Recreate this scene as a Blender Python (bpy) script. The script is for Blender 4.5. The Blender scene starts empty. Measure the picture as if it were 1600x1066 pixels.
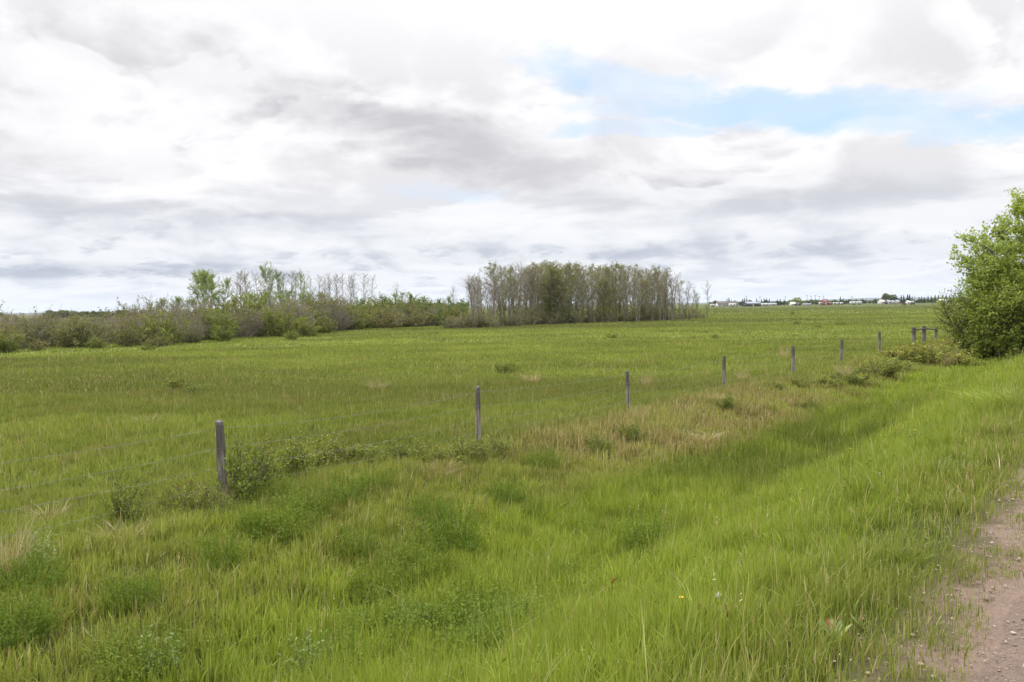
import bpy, math, random
import numpy as np
from mathutils import Matrix, Vector

R = math.radians
rng = np.random.default_rng(7)
random.seed(7)
scene = bpy.context.scene
COL = scene.collection

# ------------------------------------------------------------------ camera
F = 1280.0
CAM_Z = 1.6
PITCH = math.atan2(533 - 479.0, F)
ROLL = R(0.89)
cam_d = bpy.data.cameras.new('camera')
cam = bpy.data.objects.new('camera', cam_d)
COL.objects.link(cam)
cam_d.sensor_fit = 'HORIZONTAL'; cam_d.sensor_width = 36.0
cam_d.lens = 36.0 * F / 1600.0
cam_d.clip_start = 0.1; cam_d.clip_end = 60000
CAM_M = Matrix.Translation((0, 0, CAM_Z)) @ Matrix.Rotation(R(90) - PITCH, 4, 'X') @ Matrix.Rotation(-ROLL, 4, 'Z')
cam.matrix_world = CAM_M
scene.camera = cam

# ------------------------------------------------------------------ render / exposure
scene.view_settings.view_transform = 'Standard'
scene.view_settings.look = 'None'
scene.view_settings.exposure = 0.28
scene.view_settings.gamma = 1.0
SUN_EL, SUN_AZ = R(50), R(-75)      # azimuth from +Y towards +X

# ------------------------------------------------------------------ node helper
class NT:
    def __init__(s, tree): s.t = tree; s.n = tree.nodes; s.l = tree.links
    def _in(s, sock, v):
        if v is None: return
        if isinstance(v, bpy.types.NodeSocket): s.l.new(v, sock)
        else:
            try: sock.default_value = v
            except Exception: sock.default_value = (*v, 1.0)
    def node(s, typ, **kw):
        n = s.n.new(typ)
        for k, v in kw.items(): setattr(n, k, v)
        return n
    def m(s, op, a, b=None, c=None, clamp=False):
        n = s.node('ShaderNodeMath', operation=op, use_clamp=clamp)
        s._in(n.inputs[0], a); s._in(n.inputs[1], b)
        if c is not None: s._in(n.inputs[2], c)
        return n.outputs[0]
    def mix(s, f, a, b, mode='MIX', clamp=False):
        n = s.node('ShaderNodeMix', data_type='RGBA', blend_type=mode, clamp_result=clamp)
        s._in(n.inputs[0], f); s._in(n.inputs[6], a); s._in(n.inputs[7], b)
        return n.outputs[2]
    def sm(s, v, lo, hi, a=0.0, b=1.0):
        n = s.node('ShaderNodeMapRange', interpolation_type='SMOOTHSTEP')
        s._in(n.inputs[0], v); s._in(n.inputs[1], lo); s._in(n.inputs[2], hi); s._in(n.inputs[3], a); s._in(n.inputs[4], b)
        return n.outputs[0]
    def noise(s, vec, scale, detail=4, rough=0.5, dist=0.0, out=0):
        n = s.node('ShaderNodeTexNoise')
        s._in(n.inputs['Vector'], vec); n.inputs['Scale'].default_value = scale
        n.inputs['Detail'].default_value = detail; n.inputs['Roughness'].default_value = rough
        n.inputs['Distortion'].default_value = dist
        return n.outputs[out]
    def comb(s, x, y, z=0.0):
        n = s.node('ShaderNodeCombineXYZ'); s._in(n.inputs[0], x); s._in(n.inputs[1], y); s._in(n.inputs[2], z)
        return n.outputs[0]
    def sep(s, v):
        n = s.node('ShaderNodeSeparateXYZ'); s._in(n.inputs[0], v); return n.outputs
    def ramp(s, f, stops, interp='LINEAR'):
        n = s.node('ShaderNodeValToRGB'); s._in(n.inputs[0], f); r = n.color_ramp; r.interpolation = interp
        while len(r.elements) < len(stops): r.elements.new(0.5)
        for e, (p, c) in zip(r.elements, stops): e.position = p; e.color = (*c, 1)
        return n.outputs[0]

# ------------------------------------------------------------------ world: sky with a layer of cloud
world = bpy.data.worlds.new('World'); scene.world = world; world.use_nodes = True
wt = world.node_tree; wt.nodes.clear(); w = NT(wt)
sky = w.node('ShaderNodeTexSky', sky_type='NISHITA', sun_disc=False, sun_elevation=SUN_EL, sun_rotation=SUN_AZ)
sky.air_density = 1.0; sky.dust_density = 1.0; sky.ozone_density = 1.5
tc = w.node('ShaderNodeTexCoord').outputs['Generated']
dx, dy_, dz = w.sep(tc)
zc = w.m('MAXIMUM', dz, 0.0)
den = w.m('ADD', zc, 0.085)
u = w.m('DIVIDE', dx, den); v = w.m('DIVIDE', dy_, den)
hor = w.m('SQRT', w.m('ADD', w.m('MULTIPLY', dx, dx), w.m('MULTIPLY', dy_, dy_)))
az = w.m('ARCTAN2', dx, dy_)
el = w.m('ARCTAN2', dz, hor)
def cloud_field(up, seed, k):
    """rows of cumulus: smaller and flatter towards the horizon"""
    e = w.m('MAXIMUM', w.m('ADD', el, up), 0.0)
    V = w.m('MULTIPLY', w.m('LOGARITHM', w.m('ADD', e, 0.025), math.e), 3.0 * k)
    hi = w.noise(w.comb(w.m('MULTIPLY', az, 6.0 * k), V, seed), 1.0, 9, 0.55, 0.35)
    lo = w.noise(w.comb(w.m('MULTIPLY', az, 14.0 * k), w.m('MULTIPLY', V, 1.3), seed + 5.0), 1.0, 8, 0.55, 0.25)
    f = w.sm(el, 0.04, 0.13)
    return w.m('ADD', w.m('MULTIPLY', hi, f), w.m('MULTIPLY', lo, w.m('SUBTRACT', 1.0, f)))
rise = w.m('ADD', w.m('MULTIPLY', w.m('MAXIMUM', el, 0.0), 0.10), 0.0015)
f0 = cloud_field(0.0, 3.7, 0.8); f1 = cloud_field(rise, 3.7, 0.8)
g0 = cloud_field(0.0, 9.2, 1.4); g1 = cloud_field(rise, 9.2, 1.4)
wob = w.noise(w.comb(w.m('MULTIPLY', az, 7.0), w.m('MULTIPLY', el, 15.0), 1.3), 1.0, 8, 0.62)
wob = w.m('SUBTRACT', wob, 0.5)
wob2 = w.m('SUBTRACT', w.noise(w.comb(w.m('MULTIPLY', az, 6.0), w.m('MULTIPLY', el, 12.0), 7.7), 1.0, 8, 0.62), 0.5)
def blob(a0, e0, ra, re, tilt, wa=0.25, we=0.10, soft=1.0):
    A = w.m('ADD', w.m('SUBTRACT', az, a0), w.m('MULTIPLY', wob2, wa))
    E = w.m('ADD', w.m('SUBTRACT', el, e0), w.m('MULTIPLY', wob, we))
    E = w.m('ADD', E, w.m('MULTIPLY', A, tilt))
    q = w.m('ADD', w.m('POWER', w.m('ABSOLUTE', w.m('DIVIDE', A, ra)), 2.0), w.m('POWER', w.m('ABSOLUTE', w.m('DIVIDE', E, re)), 2.0))
    return w.sm(q, 1.0 - 0.62 * soft, 1.0 + 0.62 * soft, 1.0, 0.0)
darks = [(blob(-0.08, 0.200, 0.17, 0.040, 0.12, 0.25, 0.12, 1.5), 0.62), (blob(-0.32, 0.255, 0.20, 0.035, 0.25, 0.25, 0.12, 1.6), 0.55), (blob(-0.62, 0.23, 0.12, 0.06, 0.1, 0.25, 0.12, 1.6), 0.35),
         (blob(-0.50, 0.160, 0.14, 0.024, 0.05, 0.25, 0.10, 1.6), 0.38), (blob(-0.40, 0.102, 0.24, 0.016, 0.03, 0.3, 0.06, 1.6), 0.45),
         (blob(0.26, 0.130, 0.26, 0.026, 0.05, 0.3, 0.07, 1.6), 0.36), (blob(0.30, 0.062, 0.28, 0.012, 0.02, 0.3, 0.03, 1.6), 0.42),
         (blob(-0.46, 0.046, 0.22, 0.0085, 0.0, 0.3, 0.016, 1.5), 0.72), (blob(-0.05, 0.060, 0.2, 0.009, 0.0, 0.3, 0.03, 1.6), 0.30), (blob(0.50, 0.30, 0.3, 0.04, 0.0, 0.3, 0.1, 1.6), 0.10)]
blues = [(blob(0.14, 0.262, 0.13, 0.022, 0.20, 0.28, 0.10, 1.3), 0.8), (blob(0.30, 0.222, 0.20, 0.020, 0.05, 0.28, 0.11, 1.3), 0.9), (blob(0.44, 0.194, 0.17, 0.020, 0.08, 0.2, 0.09, 1.1), 1.0), (blob(0.62, 0.185, 0.14, 0.014, 0.02, 0.2, 0.06, 1.3), 0.9),
         (blob(0.14, 0.205, 0.10, 0.010, 0.05, 0.2, 0.06, 1.3), 0.7), (blob(-0.09, 0.140, 0.07, 0.008, 0.03, 0.15, 0.07, 1.3), 0.45)]
mid = w.sm(el, 0.36, 0.23, 0.28, 1.0)
def layer(p0, p1, lo, hi):
    cov = w.sm(p0, lo - 0.02, lo + 0.06)
    base = w.sm(p1, lo - 0.02, hi)
    return cov, base
cf, bf = layer(f0, f1, 0.455, 0.62); cg, bgd = layer(g0, g1, 0.47, 0.64)
tex = w.sm(w.m('ADD', w.m('MULTIPLY', f0, 0.6), w.m('MULTIPLY', g0, 0.4)), 0.36, 0.60, 0.40, 1.20)
dk = None
for b_, k in darks:
    q_ = w.m('MULTIPLY', b_, k * 0.72); dk = q_ if dk is None else w.m('ADD', dk, q_)
sg = w.m('ADD', w.m('MULTIPLY', w.m('MULTIPLY', cg, bgd), 0.50), 0.10)
sf = w.m('MULTIPLY', bf, 0.52)
sh = w.m('ADD', w.m('MULTIPLY', sg, w.m('SUBTRACT', 1.0, cf)), w.m('MULTIPLY', sf, cf))
sh = w.m('MULTIPLY', sh, mid)
sh = w.m('ADD', sh, w.m('MULTIPLY', dk, tex))
sh = w.m('MAXIMUM', w.m('MINIMUM', sh, 1.0), 0.0)
cl_low = w.ramp(sh, [(0.0, (0.90, 0.91, 0.94)), (0.35, (0.77, 0.795, 0.84)), (0.7, (0.57, 0.61, 0.69)), (1.0, (0.46, 0.50, 0.59))])
cl_high = w.ramp(sh, [(0.0, (1.0, 0.99, 1.0)), (0.35, (0.87, 0.865, 0.885)), (0.75, (0.70, 0.69, 0.715)), (1.0, (0.60, 0.59, 0.62))])
cl = w.mix(w.sm(el, 0.05, 0.17), cl_low, cl_high)
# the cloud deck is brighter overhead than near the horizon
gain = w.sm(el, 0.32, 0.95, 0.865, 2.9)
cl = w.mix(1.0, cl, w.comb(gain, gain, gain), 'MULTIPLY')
skyc = w.mix(1.0, sky.outputs[0], (0.13, 0.13, 0.13, 1), 'MULTIPLY')
veil = w.mix(0.75, skyc, (0.56, 0.745, 0.98, 1))
bm = None
for b_, k in blues:
    q_ = w.m('MULTIPLY', b_, k); bm = q_ if bm is None else w.m('MAXIMUM', bm, q_)
bm = w.m('MULTIPLY', bm, w.sm(f0, 0.60, 0.42, 0.55, 1.0), clamp=True)
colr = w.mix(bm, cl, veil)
hz = w.sm(el, 0.0, 0.05, 0.45, 0.0)
colr = w.mix(hz, colr, (0.78, 0.83, 0.90, 1))
colr = w.mix(w.sm(dz, -0.02, -0.002, 1.0, 0.0), colr, (0.25, 0.28, 0.2, 1))
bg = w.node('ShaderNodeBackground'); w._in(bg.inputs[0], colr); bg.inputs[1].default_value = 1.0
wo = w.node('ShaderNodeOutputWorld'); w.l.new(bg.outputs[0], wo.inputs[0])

sd = bpy.data.lights.new('sun', 'SUN'); sd.energy = 1.5; sd.angle = R(11); sd.color = (1.0, 0.96, 0.89)
sun = bpy.data.objects.new('sun', sd); COL.objects.link(sun)
sdir = Vector((math.sin(SUN_AZ) * math.cos(SUN_EL), math.cos(SUN_AZ) * math.cos(SUN_EL), math.sin(SUN_EL)))
sun.rotation_euler = sdir.to_track_quat('Z', 'Y').to_euler()

# ------------------------------------------------------------------ small maths
def sstep(a, b, x):
    t = np.clip((np.asarray(x, float) - a) / (b - a), 0, 1); return t * t * (3 - 2 * t)
def vnoise(x, y, seed=0):
    x = np.asarray(x, float); y = np.asarray(y, float)
    xi = np.floor(x).astype(np.int64); yi = np.floor(y).astype(np.int64); fx = x - xi; fy = y - yi
    fx = fx * fx * (3 - 2 * fx); fy = fy * fy * (3 - 2 * fy)
    def h(a, b):
        n = (a * 374761393 + b * 668265263 + seed * 974634777) & 0xffffffff
        n = ((n ^ (n >> 13)) * 1274126177) & 0xffffffff
        n = n ^ (n >> 16); return (n & 0xffff) / 65535.0
    return (h(xi, yi) * (1 - fx) + h(xi + 1, yi) * fx) * (1 - fy) + (h(xi, yi + 1) * (1 - fx) + h(xi + 1, yi + 1) * fx) * fy
def fbm(x, y, seed=0, o=3):
    s = 0; a = 0.5; n = 0
    for i in range(o): s = s + a * vnoise(x * 2 ** i, y * 2 ** i, seed + i); n += a; a *= 0.5
    return s / n
def ST(x, y): return 0.6 * x + 0.8 * y, -0.8 * x + 0.6 * y     # along the road, away from it to the left
TP = np.array([-60, -12, -9.5, -6.4, -5.6, -2.6, 0.5, 1.1, 1.9, 3.0, 4.3, 5.3, 6.2, 7.2, 8.6, 10.5, 14, 60])
ZP = np.array([-1.1, -1.1, -1.4, -0.1, 0.0, 0.06, 0.0, -0.04, -0.25, -0.78, -1.32, -1.42, -1.36, -1.15, -0.98, -1.02, -1.1, -1.1])
def height(x, y):
    x = np.asarray(x, float); y = np.asarray(y, float)
    s, t = ST(x, y)
    tt = t + 0.35 * (fbm(s * 0.15, t * 0.02 + 3, 5) - 0.5) * sstep(1.5, 3, t)
    z = (np.interp(tt - .25, TP, ZP) + np.interp(tt, TP, ZP) * 2 + np.interp(tt + .25, TP, ZP)) / 4
    r = np.hypot(x, y)
    off = sstep(1.2, 3.0, t) * sstep(400, 150, r)
    z = z + off * (0.14 * (fbm(x * 0.33, y * 0.33, 11) - 0.5) + 0.22 * (fbm(x * 0.06, y * 0.06, 12) - 0.5) * sstep(9, 14, t))
    return z
def hz_(x, y): return float(height(x, y))
def ray(px, py):
    d = Vector(((px - 800) / F, -(py - 533) / F, -1.0)); return (CAM_M.to_3x3() @ d)
def ground_px(px, py):
    d = ray(px, py); lo, hi = 0.5, 0.5
    while hi < 5000:
        p = d * hi
        if CAM_Z + p.z < hz_(p.x, p.y): break
        lo = hi; hi *= 1.03
    for _ in range(20):
        m = (lo + hi) / 2; p = d * m
        if CAM_Z + p.z < hz_(p.x, p.y): hi = m
        else: lo = m
    p = d * hi; return p.x, p.y
def col_px(px, Y, py=479): d = ray(px, py); return d.x / d.y * Y, Y
def top_px(px, py, Y): d = ray(px, py); return CAM_Z + d.z / d.y * Y

# ------------------------------------------------------------------ mesh building
class MB:
    def __init__(s): s.v = []; s.f = []; s.n = 0; s.c = []
    def add(s, v, f, c=None):
        v = np.asarray(v, float).reshape(-1, 3); f = np.asarray(f, np.int64).reshape(-1, 3) + s.n
        s.v.append(v); s.f.append(f); s.n += len(v)
        if c is None: c = np.zeros((len(v), 3))
        c = np.asarray(c, float)
        if c.ndim == 1: c = np.tile(c, (len(v), 1))
        s.c.append(c)
    def tube(s, pts, rad, sides=5, c=None, cap=True):
        P = np.asarray(pts, float); n = len(P); rad = np.asarray(rad, float) * np.ones(n)
        T = np.gradient(P, axis=0); T /= np.linalg.norm(T, axis=1)[:, None] + 1e-9
        ref = np.array([0.31, 0.95, 0.05]) if abs(T[0, 2]) > 0.8 else np.array([0, 0, 1.0])
        A = np.cross(T, ref); A /= np.linalg.norm(A, axis=1)[:, None] + 1e-9; B = np.cross(T, A)
        an = np.arange(sides) * 2 * np.pi / sides
        V = P[:, None] + rad[:, None, None] * (np.cos(an)[None, :, None] * A[:, None] + np.sin(an)[None, :, None] * B[:, None])
        i = np.arange(n - 1)[:, None] * sides; j = np.arange(sides)[None]; k = (j + 1) % sides
        a, b, c2, d = i + j, i + k, i + sides + k, i + sides + j
        f = np.concatenate([np.stack([a, b, c2], -1).reshape(-1, 3), np.stack([a, c2, d], -1).reshape(-1, 3)])
        V = V.reshape(-1, 3)
        if cap:
            e = (n - 1) * sides; V = np.vstack([V, P[-1:]]); ti = n * sides
            f = np.vstack([f, [[e + q, e + (q + 1) % sides, ti] for q in range(sides)]])
        s.add(V, f, c)
    def box(s, c, size, rot=0.0, col=None):
        x, y, z = np.array(size) / 2
        V = np.array([[i, j, k] for k in (-z, z) for j in (-y, y) for i in (-x, x)])
        cr, sr = math.cos(rot), math.sin(rot)
        V = np.stack([V[:, 0] * cr - V[:, 1] * sr, V[:, 0] * sr + V[:, 1] * cr, V[:, 2]], 1) + np.array(c)
        s.add(V, [[0, 2, 1], [1, 2, 3], [4, 5, 6], [5, 7, 6], [0, 1, 4], [1, 5, 4], [2, 6, 3], [3, 6, 7], [0, 4, 2], [2, 4, 6], [1, 3, 5], [3, 7, 5]], col)
    def leaves(s, C, size, rs, aspect=0.7, up=0.3, c=None, curl=0.0):
        C = np.asarray(C, float); n = len(C)
        if n == 0: return
        N = rs.normal(size=(n, 3)); N[:, 2] = np.abs(N[:, 2]) + up; N /= np.linalg.norm(N, axis=1)[:, None]
        A = np.cross(N, rs.normal(size=(n, 3))); A /= np.linalg.norm(A, axis=1)[:, None]; B = np.cross(N, A)
        sz = (size * rs.uniform(0.6, 1.3, n))[:, None]
        V = np.stack([C - A * sz * .5, C + B * sz * .5 * aspect - N * sz * curl, C + A * sz * .5, C - B * sz * .5 * aspect - N * sz * curl], 1).reshape(-1, 3)
        i = np.arange(n) * 4
        f = np.concatenate([np.stack([i, i + 1, i + 2], 1), np.stack([i, i + 2, i + 3], 1)])
        rc = np.repeat(rs.uniform(0, 1, n), 4)
        cc = np.zeros((4 * n, 3)); cc[:, 0] = rc
        if c is not None: cc[:, 1] = np.repeat(np.asarray(c) * np.ones(n), 4)
        s.add(V, f, cc)
    def mesh(s, name, mats, smooth=False):
        me = bpy.data.meshes.new(name)
        V = np.vstack(s.v); Fc = np.vstack(s.f); C = np.vstack(s.c)
        me.vertices.add(len(V)); me.vertices.foreach_set('co', V.astype(np.float32).ravel())
        me.loops.add(len(Fc) * 3); me.loops.foreach_set('vertex_index', Fc.astype(np.int32).ravel())
        me.polygons.add(len(Fc)); me.polygons.foreach_set('loop_start', np.arange(0, len(Fc) * 3, 3, dtype=np.int32))
        try: me.polygons.foreach_set('loop_total', np.full(len(Fc), 3, np.int32))
        except Exception: pass
        if smooth: me.polygons.foreach_set('use_smooth', np.ones(len(Fc), bool))
        a = me.attributes.new('bc', 'FLOAT_COLOR', 'POINT')
        c4 = np.ones((len(V), 4), np.float32); c4[:, :3] = C; a.data.foreach_set('color', c4.ravel())
        me.update(calc_edges=True)
        me.materials.append(mats)
        return me
    def obj(s, name, mat, parent=None, smooth=False):
        o = bpy.data.objects.new(name, s.mesh(name, mat, smooth)); COL.objects.link(o)
        if parent: o.parent = parent
        return o
def tag(o, label=None, cat=None, group=None, kind=None):
    if label: o['label'] = label
    if cat: o['category'] = cat
    if group: o['group'] = group
    if kind: o['kind'] = kind
    return o
def thing(name, label, cat, loc=(0, 0, 0), rz=0, group=None):
    o = bpy.data.objects.new(name, None); COL.objects.link(o); o.location = loc; o.rotation_euler = (0, 0, rz)
    o.empty_display_size = 0.2
    return tag(o, label, cat, group)
USED = set()
def place(proto, loc, rz=0, sc=(1, 1, 1), label=None, group=None, cat=None, tilt=(0, 0)):
    """first use moves the prototype itself, later uses copy it and each of its parts"""
    if proto.name in USED:
        r = proto.copy(); COL.objects.link(r)
        for ch in list(proto.children):
            c = ch.copy(); COL.objects.link(c); c.parent = r
            for g in ch.children:
                d = g.copy(); COL.objects.link(d); d.parent = c
    else: USED.add(proto.name); r = proto
    r.location = loc; r.rotation_euler = (tilt[0], tilt[1], rz); r.scale = sc
    if label: r['label'] = label
    if group: r['group'] = group
    if cat: r['category'] = cat
    return r

# ------------------------------------------------------------------ materials
def mat(name):
    m = bpy.data.materials.new(name); m.use_nodes = True; m.node_tree.nodes.clear(); return m, NT(m.node_tree)
def out(nt, sh): o = nt.node('ShaderNodeOutputMaterial'); nt.l.new(sh, o.inputs[0]); return o
def principled(nt, col, rough=0.9, bump=None, bstr=0.3, bdist=0.02, spec=0.3):
    p = nt.node('ShaderNodeBsdfPrincipled'); nt._in(p.inputs['Base Color'], col); nt._in(p.inputs['Roughness'], rough)
    p.inputs['Specular IOR Level'].default_value = spec
    if bump is not None:
        b = nt.node('ShaderNodeBump'); b.inputs['Strength'].default_value = bstr; b.inputs['Distance'].default_value = bdist
        nt.l.new(bump, b.inputs['Height']); nt.l.new(b.outputs[0], p.inputs['Normal'])
    return p.outputs[0]
def leafy(nt, col, trans=0.35, gloss=0.01):
    d = nt.node('ShaderNodeBsdfDiffuse'); nt._in(d.inputs[0], col)
    tr = nt.node('ShaderNodeBsdfTranslucent'); nt._in(tr.inputs[0], nt.mix(1.0, col, (1.15, 1.1, 0.6, 1), 'MULTIPLY'))
    a = nt.node('ShaderNodeMixShader'); a.inputs[0].default_value = trans; nt.l.new(d.outputs[0], a.inputs[1]); nt.l.new(tr.outputs[0], a.inputs[2])
    g = nt.node('ShaderNodeBsdfGlossy'); g.inputs['Roughness'].default_value = 0.45; g.inputs[0].default_value = (1, 1, 1, 1)
    b = nt.node('ShaderNodeMixShader'); b.inputs[0].default_value = gloss; nt.l.new(a.outputs[0], b.inputs[1]); nt.l.new(g.outputs[0], b.inputs[2])
    return b.outputs[0]
# colours of the plant cover, by where it grows (shared by the sheet and the blades)
C_FIELD = (0.150, 0.212, 0.024); C_LUSH = (0.178, 0.272, 0.016); C_OLIVE = (0.120, 0.145, 0.030)
C_DARK = (0.070, 0.125, 0.014); C_BROWN = (0.190, 0.160, 0.060); C_STRAW = (0.36, 0.31, 0.16)
def cover(nt):
    g = nt.node('ShaderNodeNewGeometry').outputs['Position']
    x, y, z = nt.sep(g)
    s = nt.m('ADD', nt.m('MULTIPLY', x, 0.6), nt.m('MULTIPLY', y, 0.8))
    t = nt.m('ADD', nt.m('MULTIPLY', x, -0.8), nt.m('MULTIPLY', y, 0.6))
    P = nt.comb(x, y, 0.0)
    n1 = nt.noise(P, 0.11, 4, 0.6, 0.4); n2 = nt.noise(P, 0.55, 4, 0.6, 0.2); n3 = nt.noise(nt.comb(nt.m('MULTIPLY', x, 0.35), y, 4.0), 0.045, 5, 0.6, 0.6)
    n4 = nt.noise(P, 1.7, 3, 0.6)
    far = nt.sm(y, 60.0, 130.0)
    c = nt.mix(nt.sm(n1, 0.38, 0.62), (0.228, 0.284, 0.056, 1), (0.182, 0.228, 0.046, 1))
    c = nt.mix(nt.m('MULTIPLY', nt.sm(n3, 0.47, 0.60), 0.80), c, (0.130, 0.150, 0.042, 1))
    n5 = nt.noise(nt.comb(nt.m('MULTIPLY', x, 0.45), y, 14.0), 0.30, 5, 0.65, 0.5)
    c = nt.mix(nt.m('MULTIPLY', nt.sm(n5, 0.50, 0.60), 0.50), c, (0.112, 0.145, 0.030, 1))
    c = nt.mix(nt.m('MULTIPLY', nt.sm(n2, 0.52, 0.66), 0.45), c, (0.205, 0.180, 0.075, 1))
    c = nt.mix(nt.m('MULTIPLY', nt.sm(n4, 0.56, 0.70), 0.35), c, (0.080, 0.130, 0.016, 1))
    # streaks across the far field
    st = nt.noise(nt.comb(nt.m('MULTIPLY', x, 0.12), nt.m('MULTIPLY', y, 1.0), 9.0), 0.05, 4, 0.6, 0.2)
    c = nt.mix(nt.m('MULTIPLY', nt.m('MULTIPLY', nt.sm(st, 0.5, 0.62), far), 0.7), c, (0.115, 0.115, 0.038, 1))
    c = nt.mix(nt.m('MULTIPLY', nt.sm(y, 150.0, 480.0), 0.8), c, (0.110, 0.125, 0.042, 1))
    pl = nt.m('MULTIPLY', nt.sm(y, 105.0, 150.0, 0.0, 0.6), nt.sm(nt.m('DIVIDE', x, nt.m('MAXIMUM', y, 1.0)), -0.30, -0.42))
    c = nt.mix(pl, c, (0.21, 0.15, 0.12, 1))
    tw = nt.m('ADD', t, nt.m('MULTIPLY', nt.m('SUBTRACT', n2, 0.5), 2.6))
    near = nt.sm(tw, 9.6, 7.6)
    lush = nt.mix(nt.sm(n2, 0.40, 0.62), (0.250, 0.326, 0.046, 1), (0.182, 0.252, 0.036, 1))
    lush = nt.mix(nt.m('MULTIPLY', nt.sm(n4, 0.55, 0.72), 0.5), lush, (0.150, 0.180, 0.030, 1))
    c = nt.mix(near, c, lush)
    wn = nt.noise(nt.comb(nt.m('MULTIPLY', s, 0.5), t, 2.0), 0.55, 4, 0.6, 0.8)
    wet = nt.m('MULTIPLY', nt.m('MULTIPLY', nt.sm(tw, 3.4, 4.3), nt.sm(tw, 7.0, 5.6)), nt.m('MULTIPLY', nt.sm(s, 10.0, 13.0), nt.sm(s, 29.0, 20.0)))
    wet = nt.m('MULTIPLY', wet, nt.sm(wn, 0.36, 0.50, 0.25, 1.0))
    c = nt.mix(nt.m('MULTIPLY', wet, 0.85), c, nt.mix(nt.sm(n1, 0.4, 0.6), (0.072, 0.108, 0.018, 1), (0.110, 0.150, 0.022, 1)))
    br = nt.m('MULTIPLY', nt.m('MULTIPLY', nt.sm(tw, 6.0, 6.8), nt.sm(tw, 9.8, 8.6)), nt.m('ADD', nt.m('MULTIPLY', nt.sm(s, 10.0, 13.5), nt.sm(s, 26.0, 22.0, 0.45, 0.80)), nt.sm(s, 13.5, 10.0, 0.0, 0.28)))
    c = nt.mix(nt.m('MULTIPLY', br, nt.sm(n2, 0.38, 0.56, 0.35, 1.0)), c, (0.215, 0.170, 0.075, 1))
    edge_ = nt.sm(tw, 2.0, 0.9)
    c = nt.mix(nt.m('MULTIPLY', edge_, 0.6), c, (0.125, 0.150, 0.035, 1))
    return c, x, y, t, s, n2, n4, P
def mat_blades(name, translu=0.38):
    m, nt = mat(name); c = cover(nt)[0]
    a = nt.node('ShaderNodeAttribute', attribute_name='bc'); r, d, h = nt.sep(a.outputs['Color'])
    k = nt.m('ADD', nt.m('MULTIPLY', r, 1.0), 0.50)
    c = nt.mix(1.0, c, nt.comb(k, nt.m('ADD', nt.m('MULTIPLY', r, 0.8), 0.58), k), 'MULTIPLY')
    y = nt.sep(nt.node('ShaderNodeNewGeometry').outputs['Position'])[1]
    c = nt.mix(nt.m('MULTIPLY', h, nt.sm(y, 15.0, 50.0, 0.28, 0.04)), c, (0.28, 0.32, 0.06, 1))
    c = nt.mix(d, c, nt.mix(r, (0.30, 0.22, 0.10, 1), (0.50, 0.44, 0.27, 1)))
    out(nt, leafy(nt, c, translu, 0.012)); return m
def road_look(nt, s, t):
    P = nt.comb(s, t, 0.0)
    n1 = nt.noise(P, 0.9, 4, 0.6, 0.3); n2 = nt.noise(P, 9.0, 5, 0.65); n3 = nt.noise(P, 55.0, 4, 0.7)
    vo = nt.node('ShaderNodeTexVoronoi'); nt._in(vo.inputs['Vector'], P); vo.inputs['Scale'].default_value = 48.0
    c = nt.mix(nt.sm(n1, 0.35, 0.65), (0.215, 0.158, 0.122, 1), (0.160, 0.116, 0.090, 1))
    c = nt.mix(nt.m('MULTIPLY', nt.sm(n2, 0.45, 0.70), 0.45), c, (0.265, 0.195, 0.155, 1))
    c = nt.mix(nt.m('MULTIPLY', nt.sm(n3, 0.50, 0.64), 0.7), c, (0.135, 0.090, 0.070, 1))
    c = nt.mix(nt.m('MULTIPLY', nt.sm(vo.outputs['Distance'], 0.22, 0.08), 0.35), c, (0.33, 0.26, 0.21, 1))
    tr = nt.m('MULTIPLY', nt.sm(nt.m('ABSOLUTE', nt.m('ADD', t, -0.02)), 0.24, 0.15), nt.sm(n2, 0.3, 0.5))
    bars = nt.m('SINE', nt.m('ADD', nt.m('MULTIPLY', s, 70.0), nt.m('MULTIPLY', nt.noise(P, 6.0, 2), 11.0)))
    tread = nt.m('MULTIPLY', tr, nt.sm(bars, 0.0, 0.8))
    h = nt.m('ADD', nt.m('MULTIPLY', n2, 0.9), nt.m('MULTIPLY', n3, 0.75)); h = nt.m('SUBTRACT', h, nt.m('MULTIPLY', tread, 0.9))
    h = nt.m('SUBTRACT', h, nt.m('MULTIPLY', vo.outputs['Distance'], 0.5))
    return c, h
def mat_road():
    m, nt = mat('gravel'); g = nt.node('ShaderNodeNewGeometry').outputs['Position']; x, y, z = nt.sep(g)
    s = nt.m('ADD', nt.m('MULTIPLY', x, 0.6), nt.m('MULTIPLY', y, 0.8)); t = nt.m('ADD', nt.m('MULTIPLY', x, -0.8), nt.m('MULTIPLY', y, 0.6))
    c, h = road_look(nt, s, t)
    out(nt, principled(nt, c, 0.85, h, 1.0, 0.035, 0.25)); return m
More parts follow.
